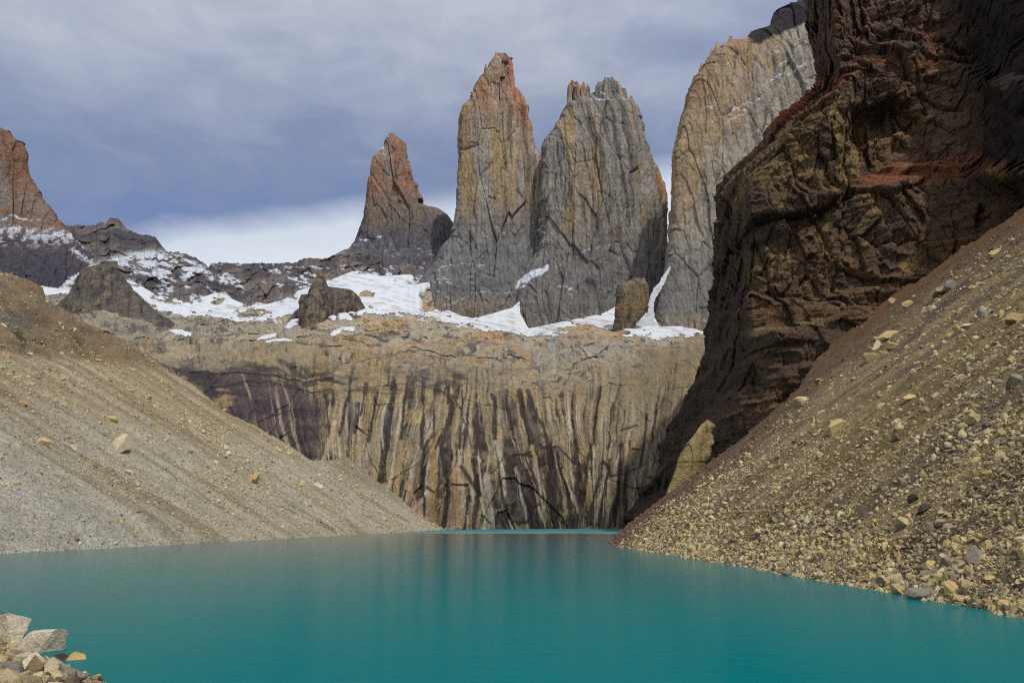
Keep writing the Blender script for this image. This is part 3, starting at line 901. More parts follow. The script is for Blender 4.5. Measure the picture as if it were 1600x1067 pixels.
    wl = mixc(wl, C(52, 46, 46), sstep(0.03, 0.008, qc) * 0.7 * sstep(-0.1, 0.2, fbm(px / 45, py / 45, None, 2, 660)))
    wl = mixc(wl, C(196, 184, 164), sstep(0.16, 0.38, -a3 + 0.2 * a1) * sstep(600, 660, py) * 0.7)
    # purple slab on the left
    ps = poly_sd(px, py, [(285, 575), (380, 578), (470, 600), (500, 640), (502, 725), (440, 720), (350, 670)])
    pur = sstep(-8, 8, ps + 14 * a1)
    pc = mixc(np.broadcast_to(C(88, 74, 74), V.shape), C(66, 58, 64), sstep(-0.2, 0.3, n1))
    pc = mixc(pc, C(170, 154, 128), sstep(0.2, 0.4, -a2 - 0.1) * 0.8)
    pc = mixc(pc, C(158, 136, 96), sstep(14, 4, np.hypot((px - 352) * 0.7, (py - 622) * 0.7) + 10 * n2) * 0.9)
    wl = mixc(wl, pc, pur * 0.95)
    # dark bands under the lip
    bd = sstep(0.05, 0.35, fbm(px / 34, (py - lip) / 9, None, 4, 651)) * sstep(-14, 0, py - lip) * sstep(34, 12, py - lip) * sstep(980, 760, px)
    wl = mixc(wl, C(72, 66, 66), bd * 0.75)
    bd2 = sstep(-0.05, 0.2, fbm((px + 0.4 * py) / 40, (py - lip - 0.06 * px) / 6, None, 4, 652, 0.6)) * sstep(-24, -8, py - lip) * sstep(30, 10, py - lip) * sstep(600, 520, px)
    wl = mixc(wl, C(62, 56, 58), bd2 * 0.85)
    # right part of the wall greyer
    wl = mixc(wl, C(122, 110, 88), sstep(930, 975, px) * 0.45)
    kk0 = sstep(-62, 14, py - lip + 46 * n1 + 26 * n2)
    # the main water streaks, dark and pale, and one overhang shadow painted dark, where they run in the photograph
    wx_ = px + 5 * fbm(px / 16, py / 40, None, 4, 662) + 2 * fbm(px / 5, py / 60, None, 3, 663)
    thin = fbm((sx) / 3.0, py / 120, None, 3, 664, 0.6)
    brk = fbm(px / 20, py / 45, None, 4, 665, 0.6)
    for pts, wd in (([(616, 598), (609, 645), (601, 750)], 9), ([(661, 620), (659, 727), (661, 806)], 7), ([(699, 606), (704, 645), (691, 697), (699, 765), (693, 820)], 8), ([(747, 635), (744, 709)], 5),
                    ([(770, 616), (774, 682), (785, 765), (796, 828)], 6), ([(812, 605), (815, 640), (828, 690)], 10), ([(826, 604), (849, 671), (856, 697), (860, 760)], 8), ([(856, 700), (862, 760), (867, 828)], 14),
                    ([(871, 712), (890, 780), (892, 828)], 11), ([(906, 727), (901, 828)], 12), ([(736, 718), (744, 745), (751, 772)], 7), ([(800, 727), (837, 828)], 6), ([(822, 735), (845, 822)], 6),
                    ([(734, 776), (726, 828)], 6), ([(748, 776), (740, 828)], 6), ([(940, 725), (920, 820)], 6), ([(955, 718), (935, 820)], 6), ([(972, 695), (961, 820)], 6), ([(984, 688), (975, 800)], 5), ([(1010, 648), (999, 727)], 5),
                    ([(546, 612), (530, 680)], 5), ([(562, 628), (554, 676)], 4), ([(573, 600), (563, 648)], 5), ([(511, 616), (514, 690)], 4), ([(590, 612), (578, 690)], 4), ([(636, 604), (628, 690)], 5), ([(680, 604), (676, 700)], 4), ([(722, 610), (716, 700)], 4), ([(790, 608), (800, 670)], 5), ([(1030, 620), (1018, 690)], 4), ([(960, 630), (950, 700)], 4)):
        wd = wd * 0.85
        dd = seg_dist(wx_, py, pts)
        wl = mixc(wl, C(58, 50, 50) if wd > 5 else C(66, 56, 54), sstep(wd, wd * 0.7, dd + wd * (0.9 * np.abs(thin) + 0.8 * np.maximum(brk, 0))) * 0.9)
    for pts, wd, cc in (([(759, 745), (766, 824)], 8, (178, 168, 154)), ([(712, 730), (716, 824)], 8, (178, 142, 108)), ([(640, 755), (652, 806)], 9, (186, 156, 132)), ([(673, 690), (678, 820)], 8, (172, 142, 92)),
                        ([(806, 730), (824, 824)], 4, (180, 168, 156)), ([(880, 735), (905, 800)], 4, (176, 164, 150)), ([(524, 660), (504, 722)], 6, (182, 162, 122)), ([(776, 690), (790, 760)], 5, (168, 160, 148)), ([(628, 690), (616, 790)], 5, (176, 150, 104)), ([(948, 735), (928, 824)], 3, (160, 150, 134)), ([(966, 710), (950, 820)], 3, (160, 150, 132)), ([(836, 720), (852, 800)], 3, (176, 160, 146))):
        dd = seg_dist(wx_, py, pts)
        wl = mixc(wl, C(*cc), sstep(wd, wd * 0.65, dd + wd * 0.8 * np.abs(thin)) * 0.85)
    a4 = fbm(sx / 2.6, py / 140, None, 3, 666, 0.6)
    wl = wl * (1 + 0.5 * a4 * sstep(600, 640, py))[..., None]
    kk2 = np.maximum(kk0, 0)
    wl = wl * 0.80
    slab = slab * 0.86
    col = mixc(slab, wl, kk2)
    # cracks, plus dark undersides and shadows of overhangs painted in
    wob = 3 * fbm(px / 14, py / 14, None, 3, 655)
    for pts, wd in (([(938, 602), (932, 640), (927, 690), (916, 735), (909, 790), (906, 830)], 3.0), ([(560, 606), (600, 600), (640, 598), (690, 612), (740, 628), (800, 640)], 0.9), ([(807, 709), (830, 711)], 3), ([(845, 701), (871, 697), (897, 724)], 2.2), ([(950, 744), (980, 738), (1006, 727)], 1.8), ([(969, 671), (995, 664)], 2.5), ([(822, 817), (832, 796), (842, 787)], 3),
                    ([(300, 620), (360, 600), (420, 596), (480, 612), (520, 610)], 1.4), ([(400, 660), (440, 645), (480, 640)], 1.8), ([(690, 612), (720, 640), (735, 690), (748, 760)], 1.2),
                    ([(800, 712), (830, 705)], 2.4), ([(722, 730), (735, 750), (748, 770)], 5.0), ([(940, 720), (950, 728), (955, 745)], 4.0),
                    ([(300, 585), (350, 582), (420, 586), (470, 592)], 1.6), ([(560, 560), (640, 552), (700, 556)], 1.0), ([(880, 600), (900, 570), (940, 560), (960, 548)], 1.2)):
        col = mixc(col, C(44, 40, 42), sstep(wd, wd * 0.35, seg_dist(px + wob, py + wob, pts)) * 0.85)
    col = col * (1 + 0.25 * fbm(px / 5, py / 5, None, 4, 661, 0.7))[..., None]
    # ---- snow and ice lying on it
    f = 5.0 * fbm(px / 14, py / 5, None, 5, 671, 0.62)
    gsd = poly_sd(px, py, GL) + f
    # rock islands and dirt on the ice
    for cx_, cy_, rx, ry in ((342, 473, 9, 5), (390, 490, 26, 6), (572, 461, 11, 6), (640, 499, 30, 4), (905, 516, 30, 8), (960, 520, 22, 6), (700, 508, 20, 3)):
        gsd = np.minimum(gsd, (np.hypot((px - cx_) / rx, (py - cy_) / ry) - 1) * min(rx, ry) + 1.4 * f)
    gn = fbm((px + 0.5 * py) / 13, (py - 0.2 * px) / 5, None, 4, 681, 0.6)
    gsd = np.minimum(gsd, 9 * (0.26 - gn) + 0.3 * np.maximum(0, poly_sd(px, py, GL) - 3))
    rows = np.arange(V.shape[0])
    cellmask = lambda sd: ((sd[:-1, :-1] + sd[1:, :-1] + sd[:-1, 1:] + sd[1:, 1:]) > 0) & (rows[:-1, None] >= 3)
    tint = np.ones(V.shape)
    dirt = sstep(-0.1, 0.4, fbm(px / 16, py / 5, None, 4, 675)) * sstep(495, 515, py) * sstep(760, 840, px) * sstep(1010, 960, px)
    tint = mixc(tint, np.array([0.62, 0.58, 0.53]), dirt)
    tint = mixc(tint, np.array([0.80, 0.90, 0.94]), sstep(0.15, 0.4, fbm(px / 10, py / 5, None, 4, 677)) * 0.7)
    tint = mixc(tint, np.array([0.93, 0.86, 0.78]), sstep(0.0, 0.4, fbm(px / 30, py / 8, None, 3, 679)) * sstep(690, 720, px) * 0.7)
    Vg = V.copy()
    Vg[..., 2] += 5 * fbm(V[..., 0] / 45, V[..., 1] / 60, None, 4, 682) + 2.0 * fbm(V[..., 0] / 9, V[..., 1] / 24, None, 4, 684, 0.6, True)
    Vg[..., 2] = V[..., 2] + (Vg[..., 2] - V[..., 2]) * sstep(0, 14, gsd)
    tint = tint * (1 - 0.35 * sstep(0.1, 0.5, fbm(px / 20, (py - 0.2 * px) / 3, None, 4, 686)))[..., None]
    o = sub_surface('glacier', Vg, cellmask(gsd), M_snow, 2.0, tint)
    setting(o, 'white glacier and snowfield under the granite towers')
    for pts, lab in PATCHES:
        sd = poly_sd(px, py, pts) + 0.5 + 0.5 * f
        cm = cellmask(sd)
        if cm.sum() < 4:
            continue
        o = sub_surface('snow_patch', V, cm, M_snow, 1.8, np.ones(V.shape))
        tag(o, lab, 'snow patch', 'snow patches on the slabs')
    F = grid_faces(*V.shape[:2])
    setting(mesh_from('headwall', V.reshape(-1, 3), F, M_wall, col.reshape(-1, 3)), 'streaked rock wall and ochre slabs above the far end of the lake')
    return s


HW = make_headwall()


# ---------------------------------------------------------------- knobs of rock standing on the slabs
def crag(Lp, Rp, yt, yb, Y0, nr, nc, seed, paint, label, sc=0.5, extra=(), mat=None):
    mat = mat or M_ridge
    d = lambda V, px, py, a: granite_disp(V, px, py, a, sc, seed)
    g = [loft(pl(Lp), pl(Rp), yt, yb, Y0, nr, nc, 0.8, d, 3.0, 3.0, seed)]
    for l2, r2, t2, b2, dy in extra:
        g.append(loft(pl(l2), pl(r2), t2, b2, Y0 + dy, nr, nc, 0.8, d, 1.5, 1.5, seed + 3))
    o = loft_obj(g, 'rock_outcrop', mat, paint)
    tag(o, label, 'rock outcrop', 'rock knobs on the slabs' if mat is M_ridge else None)


def knob_paint(c0, c1, c2, seed, s=8):
    def f(g):
        V, px, py = g['V'], g['px'], g['py']
        n = streaks(V, s, s * 6, seed)
        col = mixc(np.broadcast_to(C(*c0), V.shape), C(*c1), sstep(-0.1, 0.3, n))
        col = mixc(col, C(*c2), sstep(0.12, 0.35, fbm(V[..., 0] / s, V[..., 2] / (1.5 * s), None, 4, seed + 4)) * 0.8)
        return col * grain(V, 5, seed)[..., None]
    return f


crag([(447, 500), (452, 488), (470, 472), (490, 470), (515, 463), (530, 460)], [(447, 508), (452, 548), (463, 560), (480, 568), (500, 574), (530, 578)], 447, 532, 1010, 110, 160, 701,
     knob_paint((116, 104, 88), (84, 76, 70), (66, 60, 60), 703), 'central tan-and-grey knob of rock between the two arms of the glacier',
     extra=(([(424, 497), (440, 490), (470, 478), (500, 450)], [(424, 500), (440, 510), (460, 520), (500, 540)], 424, 500, 60),
            ([(462, 470), (470, 467), (490, 466), (510, 467), (528, 458), (540, 445)], [(462, 488), (470, 492), (490, 508), (510, 520), (528, 535), (540, 545)], 460, 540, -30)))
crag([(408, 158), (413, 156), (418, 135), (425, 128), (440, 118), (455, 108), (470, 95), (500, 70)], [(408, 183), (420, 186), (440, 198), (455, 208), (470, 225), (490, 250), (520, 300)], 408, 520, 1050, 120, 150, 711,
     knob_paint((98, 90, 82), (76, 72, 70), (116, 106, 92), 713), 'dark blunt rock knob above the left moraine')
crag([(436, 990), (445, 966), (455, 963), (480, 962), (500, 960), (518, 955)], [(434, 1006), (445, 1012), (460, 1013), (480, 1011), (495, 1005), (518, 985)], 434, 520, 1130, 110, 90, 721,
     knob_paint((118, 108, 86), (92, 86, 74), (136, 108, 72), 723), 'blocky ochre rock pillar beside the snow gully', 0.25)
crag([(453, 572), (458, 566), (465, 560)], [(453, 576), (458, 580), (466, 588)], 453, 470, 1240, 30, 40, 731,
     knob_paint((96, 90, 82), (80, 76, 72), (110, 100, 88), 733), 'small rock hump poking out of the upper snowfield', 0.2)


def make_gully():
    g = loft(pl([(416, 1047), (425, 1041), (440, 1031), (450, 1022), (470, 1014), (492, 1009), (510, 988), (522, 970)]), pl([(416, 1048), (425, 1045), (440, 1038), (455, 1030), (465, 1024), (480, 1021), (500, 1021), (522, 1034)]), 416, 522, 1175, 110, 60, 0.05,
             lambda V, px, py, a: 3 * fbm(V[..., 0] / 14, V[..., 1] / 14, V[..., 2] / 20, 4, 741), 2.6, 2.6, 743)
    o = loft_obj([g], 'snow_gully', M_snow, lambda g: np.ones(g['V'].shape) * np.array([0.92, 0.94, 0.97]))
    tag(o, 'narrow snow chute climbing between the ochre rock pillar and the right granite face', 'snow gully')


make_gully()


# ---------------------------------------------------------------- dark cliff on the right
SCREE_EDGE = pl([(930, 862), (958, 850), (1000, 806), (1050, 768), (1100, 724), (1150, 690), (1200, 645), (1250, 600), (1300, 545), (1350, 508), (1400, 462), (1450, 430), (1500, 392), (1550, 362), (1600, 332), (1700, 262), (1900, 120)])


def plane_Y(px, py, k, x0, c, sgn=1.0):
    """distance at which the view ray meets the slope z = k*(sgn*x - x0 + c*y)"""
    dx, dy, dz = ray(px, py)
    t = (CAMZ + k * x0) / np.maximum(k * (sgn * dx + c * dy) - dz, 0.02)
    return t * dy


def scree_r_Y(px, py):
    return plane_Y(px, py, 0.75, 26.0, 0.03)


def make_dark_cliff():
    Lc = pl([(-120, 1246), (-60, 1254), (0, 1258), (60, 1262), (100, 1272), (120, 1276), (142, 1273), (150, 1262), (170, 1243), (186, 1222), (205, 1208), (232, 1190), (258, 1165), (280, 1141), (296, 1128), (320, 1121), (360, 1119), (400, 1117), (450, 1113), (490, 1109), (550, 1106), (575, 1098), (600, 1086), (640, 1064), (680, 1046), (720, 1030), (760, 1010), (800, 984), (832, 966), (870, 950)])
    nr, ncn = 640, 460
    py = np.linspace(-70, 862, nr)[:, None]
    l = Lc(py) + 3.5 * fbm(py * 0.05, py * 0 + 1.7, octv=5, seed=801, rough=0.62)
    q = np.linspace(0, 1, ncn)[None, :] ** 1.25
    px = l + (1900 - l) * q
    pyg = np.broadcast_to(py, px.shape).copy()
    # distance: the left flank runs back towards the far shore, the front faces the camera
    e = px - l
    near = np.interp(px, [950, 1100, 1200, 1300, 1450, 1600, 1900], [300, 268, 252, 246, 236, 215, 150])
    base = np.minimum(near, 262 + 0 * px) + 150 * sstep(470, 860, pyg) * sstep(1160, 1000, px)
    flank = np.interp(pyg, [-120, 150, 300, 480, 600, 830], [40, 46, 60, 60, 75, 110])
    wflank = np.interp(pyg, [-120, 0, 120, 160, 280, 320, 480, 600, 830], [40, 44, 40, 30, 40, 56, 66, 80, 60])
    base = base + 150 * np.exp(-e / 9.0) * 0.5 + flank * np.clip(1 - e / wflank, 0, 1) ** 1.3
    # ledges: everything above each line sits further back
    W0 = P(px, pyg, base)
    wx, wz = W0[..., 0], W0[..., 2]
    wob = 6 * fbm(wx / 16, wz / 16, None, 4, 803, 0.6)
    led1 = np.interp(px, [1100, 1180, 1225, 1290, 1340, 1400, 1440, 1520, 1600, 1900], [240, 215, 185, 135, 102, 76, 66, 110, 140, 150]) + wob * 0.6
    led2 = np.interp(px, [1100, 1200, 1300, 1350, 1400, 1480, 1580, 1650, 1900], [318, 306, 300, 296, 284, 270, 262, 262, 262]) + wob * 0.4
    led3 = np.interp(px, [1100, 1160, 1200, 1260, 1320, 1400, 1480, 1600], [468, 452, 458, 470, 452, 428, 420, 400]) + wob * 0.5
    led4 = np.interp(px, [1050, 1110, 1160, 1220, 1290, 1330, 1600], [560, 545, 523, 512, 500, 480, 420]) + wob * 0.4
    st = sstep
    base = base + 15 * st(10, -26, pyg - led1) + 10 * st(8, -24, pyg - led2) * st(1280, 1380, px) + 3 * st(6, -10, pyg - led2)
    base = base - 5 * st(-4, 12, pyg - led3) - 6 * st(-4, 10, pyg - led4)
    # added right-hand buttress, pushed forward so its left side falls into shade
    bx = px + 16 * fbm(pyg / 70, px / 90, None, 3, 805) + np.interp(pyg, [-120, 0, 260, 330, 400], [20, 20, -10, -60, -140])
    base = base - 42 * st(1490, 1610, bx) * st(380, 270, pyg)
    # alcove and slab in the middle tier
    base = base + 9 * st(-6, 34, poly_sd(px, pyg, [(1310, 175), (1400, 150), (1440, 180), (1460, 262), (1370, 285), (1345, 280), (1322, 230)]) + wob)
    base = base + 8 * st(-4, 22, poly_sd(px, pyg, [(1258, 20), (1292, 30), (1300, 100), (1275, 150), (1262, 120)]) + 0.6 * wob)
    W = P(px, pyg, base)
    x, y, z = W[..., 0], W[..., 1], W[..., 2]
    u = x + 0.5 * y + 2.2 * fbm(x / 24, z / 30, None, 3, 811)
    v = z + 2.5 * fbm(x / 24, z / 24, None, 3, 813)
    h1, c1, e1 = facets(u / 17, v / 30, 815, 0.9)
    h2, c2, e2 = facets(u / 5.5, v / 13, 817, 1.0)
    h3, c3, e3 = facets(u / 2.1, v / 4.2, 819, 1.0)
    bed = fbm(x / 60, z / 2.6 + 0.3 * fbm(x / 25, z / 25, None, 2, 3), None, 4, 821, 0.6)
    soft = st(455, 500, pyg) * st(1400, 1300, px)          # the lower bulges are smoother
    bul = fbm(x / 26, z / 20, None, 3, 823, 0.5, True)
    d = (1 - 0.5 * soft) * (7.0 * h1 + 3.4 * h2 + 1.3 * h3) + 1.2 * bed + 0.9 * fbm(x / 6, z / 6, y / 6, 5, 825, 0.6) + soft * 7 * bul
    d = d - (1.6 * np.exp(-(e1 / 0.05) ** 2) + 0.8 * np.exp(-(e2 / 0.07) ** 2)) * (1 - 0.5 * soft)
    gul = fbm(u / 9, v / 60, None, 4, 827, 0.6, True)
    d = d + 1.6 * gul * st(150, 200, pyg) * (1 - soft)
    V = W + np.stack([-0.30 * d - 0.45 * d * np.exp(-e / 40.0), -0.95 * d + 0.15 * d * np.exp(-e / 40.0), 0 * d], -1)
    # ---- colour
    n1 = fbm(x / 24, z / 20, None, 4, 831)
    n2 = fbm(u / 5, v / 16, None, 4, 833, 0.65)
    n3 = fbm(x / 4, z / 4, None, 4, 835, 0.65)
    col = np.broadcast_to(C(104, 81, 61), V.shape).copy()
    mid = st(10, 40, pyg - led1) * st(470, 430, pyg) * st(1500, 1420, px)
    col = mixc(col, C(122, 99, 67), mid * st(-0.15, 0.3, n2) * 0.85)
    col = mixc(col, C(140, 114, 72), mid * st(0.15, 0.45, n2 + 0.3 * n3) * 0.8)
    col = mixc(col, C(66, 54, 46), st(0.0, 0.4, -n1 + 0.4 * n3) * 0.6)
    col = mixc(col, C(40, 33, 31), st(1480, 1560, px + 26 * n1 + 0.15 * (150 - pyg)) * st(330, 260, pyg) * 0.9)  # deep shade of the upper right painted into the rock colour
    col = mixc(col, C(110, 80, 56), st(300, 330, pyg) * st(1380, 1480, px + 40 * n1) * 0.6)
    col = mixc(col, C(112, 82, 54), soft * st(-0.3, 0.2, n1) * 0.7)
    sl = poly_sd(px, pyg, [(1292, 165), (1310, 175), (1325, 215), (1345, 280), (1318, 298), (1302, 270), (1298, 220)])
    col = mixc(col, C(132, 112, 72), st(-2, 4, sl + 3 * n3) * 0.85)
    r1 = st(24, 4, np.abs(pyg - led1 + 4) - 3 + 14 * n3) * st(1190, 1230, px) * st(1480, 1440, px)
    col = mixc(col, C(146, 78, 46), r1 * 0.95 * st(-0.5, 0.0, n3 + n1))
    r1b = st(30, 10, np.hypot((px - 1440) * 0.5, pyg - 95)) * st(-0.1, 0.3, n1 + 0.4 * n3 + 0.2)
    col = mixc(col, C(122, 70, 48), r1b * 0.6)
    r2 = st(20, 3, np.abs(pyg - led2 + 6) - 2 + 12 * n3) * st(1325, 1370, px) * st(1580, 1540, px)
    col = mixc(col, C(132, 74, 48), r2 * 0.85 * st(-0.35, 0.1, n3 + n1))
    col = mixc(col, C(150, 104, 50), st(20, 4, np.hypot((px - 1560) * 0.6, pyg - 266)) * 0.6)
    gl = st(6, 1, np.abs(pyg - led4 + 2) + 4 * n3) * st(1150, 1180, px) * st(1290, 1260, px)
    col = mixc(col, C(120, 114, 78), gl * 0.7)
    drk = st(0, 22, 1170 - px + 0.12 * (pyg - 420) + 12 * n1) * st(300, 330, pyg)  # shade of the left-facing flank, painted as darker rock
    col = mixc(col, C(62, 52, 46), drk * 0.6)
    bedc = fbm(x / 50, z / 2.2 + 0.6 * fbm(x / 20, z / 20, None, 2, 3), None, 4, 841, 0.65)
    col = mixc(col, C(44, 36, 34), st(0.05, 0.35, bedc) * st(180, 100, pyg) * 0.8)
    col = mixc(col, C(112, 84, 66), st(0.1, 0.4, -bedc) * st(180, 100, pyg) * st(1500, 1420, px) * 0.6)
    col = col * (1.1 + 0.4 * n3)[..., None]
    eye = np.array([0, 0, CAMZ])
    back = eye + (V[:, :1] - eye) * np.array([1.22, 1.22, 1.0]) + np.array([30, 0, -4])
    back2 = eye + (V[:, :1] - eye) * np.array([1.5, 1.5, 0.9]) + np.array([150, 0, 0])
    Vf = np.concatenate([back2, back, V], 1)
    cf = np.concatenate([col[:, :1], col[:, :1], col], 1)
    # fold over the top
    top1 = eye + (Vf[:1] - eye) * np.array([1.2, 1.2, 1.02]) + np.array([15, 0, 0])
    top2 = eye + (Vf[:1] - eye) * np.array([1.6, 1.6, 0.9]) + np.array([60, 0, 0])
    Vf = np.concatenate([top2, top1, Vf], 0)
    cf = np.concatenate([cf[:1], cf[:1], cf], 0)
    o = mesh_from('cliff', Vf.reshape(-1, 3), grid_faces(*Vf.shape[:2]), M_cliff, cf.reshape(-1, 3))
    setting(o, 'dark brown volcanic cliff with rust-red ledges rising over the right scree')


make_dark_cliff()
crag([(656, 1104), (666, 1094), (680, 1084), (700, 1068), (722, 1056), (735, 1053), (768, 1042), (800, 1030)], [(656, 1108), (664, 1118), (676, 1112), (690, 1116), (716, 1108), (745, 1100), (800, 1080)], 656, 790, 222, 150, 130, 751,
     knob_paint((146, 124, 84), (122, 100, 68), (160, 140, 98), 753, 2.0), 'sunlit tan rock rib at the foot of the dark cliff, above the right scree', 0.14, mat=M_scree_l)


# ---------------------------------------------------------------- scree slopes
def make_right_scree():
    nxn, nyn = 620, 520
    px = np.linspace(925, 1900, nxn)[None, :]
    t = np.linspace(0, 1, nyn)[:, None]
    T = SCREE_EDGE(px) + 8 * fbm(px / 40, px * 0, octv=5, seed=901, rough=0.62) * sstep(955, 1010, px)
    B = np.interp(px, [925, 958, 1180, 1380, 1450, 1600, 1750, 1900], [872, 862, 894, 925, 960, 1000, 1080, 1200])
    py = T * (1 - t) + B * t
    px = np.broadcast_to(px, py.shape).copy()
    Yd = scree_r_Y(px, py)
    W = P(px, py, Yd)
    x, y, z = W[..., 0], W[..., 1], W[..., 2]
    s = z * 1.3 + 0.0
    acr = y + 0.25 * x                                        # across the fall line
    n = 1.8 * fbm(acr / 26, s / 80, None, 4, 903) + 0.55 * fbm(acr / 5, s / 22, None, 4, 905) + 0.22 * fbm(x / 1.6, y / 1.6, z / 1.6, 4, 907, 0.6)
    n = n * sstep(-2, 6, z + 2)
    ed = (py - T)
    V = W + np.array([-0.6, -0.1, 0.8]) * n[..., None]
    a = fbm(acr / 9, s / 70, None, 4, 911, 0.6)
    b = fbm(x / 3, y / 3, z / 3, 4, 913, 0.7)
    col = np.broadcast_to(C(150, 130, 92), V.shape).copy()
    col = mixc(col, C(112, 96, 76), sstep(-0.1, 0.3, a))
    col = mixc(col, C(98, 78, 52), sstep(0.1, 0.4, -a + 0.4 * b) * 0.7)
    col = mixc(col, C(92, 72, 58), sstep(90, 10, ed + 40 * a + 16 * b) * 0.85)
    col = mixc(col, C(104, 74, 44), sstep(14, 2, np.abs(ed - 10) + 6 * a) * sstep(1280, 1330, px) * 0.8)
    col = mixc(col, C(88, 76, 66), sstep(30, 8, seg_dist(px, py, [(1600, 720), (1500, 790), (1420, 850), (1380, 880)]) + 16 * b) * 0.75)
    col = mixc(col, C(88, 66, 68), sstep(7, 2, seg_dist(px, py, [(1515, 440), (1450, 500), (1400, 546)]) + 4 * b) * 0.7)
    col = mixc(col, C(120, 84, 50), sstep(40, 10, np.hypot(px - 1598, (py - 520)) + 20 * b) * 0.6)
    wet = sstep(1.2, 0.1, z)
    col = mixc(col, C(104, 92, 70), wet * 0.5)
    col = col * (1 + 0.4 * b)[..., None]
    b1 = V[:1] + np.array([4, 14, -3])
    b2 = V[:1] + np.array([10, 60, -30])
    Vf = np.concatenate([b2, b1, V], 0)
    cf = np.concatenate([col[:1], col[:1], col], 0)
    # the slope runs on along the shore past the camera
    ext, ce = [Vf], [cf]
    for k, dy in enumerate(np.linspace(-4, -110, 40)):
        c = Vf[:, -1:] + np.array([0.0, dy, 0.0225 * dy])
        c = c + 0.8 * fbm(c[..., 0] / 6, c[..., 1] / 6, c[..., 2] / 6, 4, 915)[..., None] * np.array([-0.6, 0, 0.8])
        ext.append(c)
        ce.append(cf[:, -1 - 9 * k - 9:][:, :1])
    Vf, cf = np.concatenate(ext, 1), np.concatenate(ce, 1)
    o = mesh_from('scree', Vf.reshape(-1, 3), grid_faces(*Vf.shape[:2]), M_scree_r, cf.reshape(-1, 3))
    setting(o, 'tan boulder-strewn scree slope on the right shore')
    return dict(V=V, px=px, py=py)


LEDGE = pl([(-200, 352), (0, 420), (44, 437), (87, 476), (131, 499), (197, 535), (245, 561), (280, 588), (306, 611), (350, 647), (394, 667), (455, 697), (486, 716), (515, 722), (540, 713), (575, 716), (598, 740), (615, 765), (640, 792), (665, 812), (700, 829), (730, 838)])


def make_left_scree():
    nxn, nyn = 620, 420
    px = np.linspace(-200, 722, nxn)[None, :]
    t = np.linspace(0, 1, nyn)[:, None]
    T = LEDGE(px) + 5 * fbm(px / 34, px * 0, octv=6, seed=921, rough=0.66) * sstep(700, 600, px)
    B = np.interp(px, [-200, 0, 200, 400, 600, 722], [900, 880, 866, 856, 846, 842])
    py = T * (1 - t) + B * t
    px = np.broadcast_to(px, py.shape).copy()
    Yd = plane_Y(px, py, 0.62, 87.2, 0.103, -1.0)
    # upper old slope steeper, set back behind the fresh scree line
    brk = np.interp(px, [-200, 0, 60, 150, 260, 300], [530, 552, 560, 566, 578, 600])
    up = sstep(12, -16, py - brk) * sstep(300, 240, px)
    W = P(px, py, Yd)
    x, y, z = W[..., 0], W[..., 1], W[..., 2]
    acr = y - 0.2 * x
    n = 3.0 * fbm(acr / 40, z / 90, None, 4, 923) + 1.2 * fbm(acr / 9, z / 40, None, 4, 925) + 0.45 * fbm(x / 4, y / 4, z / 4, 4, 927, 0.6)
    cone = sstep(500, 560, px) * sstep(740, 715, py + (px - 560) * -0.4)
    n = n + up * (7 * fbm(acr / 16, z / 14, None, 4, 929, 0.6) - 3)
    n = n * sstep(-1, 6, z + 1)
    V = W + np.array([0.55, -0.1, 0.8]) * n[..., None]
    a = fbm(acr / 12, z / 80, None, 4, 931, 0.6)
    a2 = fbm(acr / 5, z / 60, None, 4, 932, 0.6)
    b = fbm(x / 5, y / 5, z / 5, 4, 933, 0.7)
    col = np.broadcast_to(C(162, 155, 136), V.shape).copy()
    hi = sstep(700, 640, py + 0.0 * px + 60 * a + np.interp(px, [0, 300, 700], [40, -10, -90]))
    col = mixc(col, C(148, 131, 99), hi * 0.85)
    col = mixc(col, C(172, 162, 140), sstep(0.05, 0.35, a2) * 0.6)
    col = mixc(col, C(122, 106, 78), sstep(0.1, 0.4, -a2 + 0.2 * b) * 0.6)
    col = mixc(col, C(172, 168, 156), sstep(20, 110, py - np.interp(px, [-200, 0, 100, 200, 300, 700], [590, 640, 690, 740, 790, 840]) + 30 * a) * 0.8)
    col = mixc(col, C(122, 106, 82), up * 0.9)
    col = mixc(col, C(100, 82, 64), up * sstep(0.0, 0.3, b + 0.5 * a) * 0.8)
    col = mixc(col, C(136, 106, 66), up * sstep(130, 180, px) * sstep(-0.2, 0.2, a) * 0.7)
    col = mixc(col, C(90, 88, 82), up * sstep(30, 8, np.hypot((px - 40) * 0.7, py - 500) + 26 * b) * 0.8)
    col = mixc(col, C(64, 66, 44), up * sstep(8, 1, seg_dist(px, py, [(10, 505), (26, 522), (38, 536)]) + 7 * b) * 0.8)
    col = mixc(col, C(176, 140, 112), sstep(12, 3, np.hypot((px - 8) * 0.5, py - 548) + 8 * b) * 0.7)
    gcone = sstep(505, 540, px) * sstep(-14, 10, (px - 470) * 0.42 + 716 - py)
    col = mixc(col, C(126, 118, 98), gcone * 0.7)
    for pts in ([(490, 760), (560, 800), (610, 825)], [(430, 790), (520, 830)], [(560, 770), (640, 815)]):
        col = mixc(col, C(108, 100, 84), sstep(3, 1, seg_dist(px, py, pts) + 3 * a) * 0.6)
    col = col * (1 + 0.3 * b)[..., None]
    b1 = V[:1] + np.array([-6, 12, -3])
    b2 = V[:1] + np.array([-30, 60, -70])
    Vf = np.concatenate([b2, b1, V], 0)
    cf = np.concatenate([col[:1], col[:1], col], 0)
    o = mesh_from('moraine', Vf.reshape(-1, 3), grid_faces(*Vf.shape[:2]), M_scree_l, cf.reshape(-1, 3))
    setting(o, 'grey and tan gravel moraine slope along the left shore')
    return dict(V=V, px=px, py=py)


RS = make_right_scree()
LS = make_left_scree()


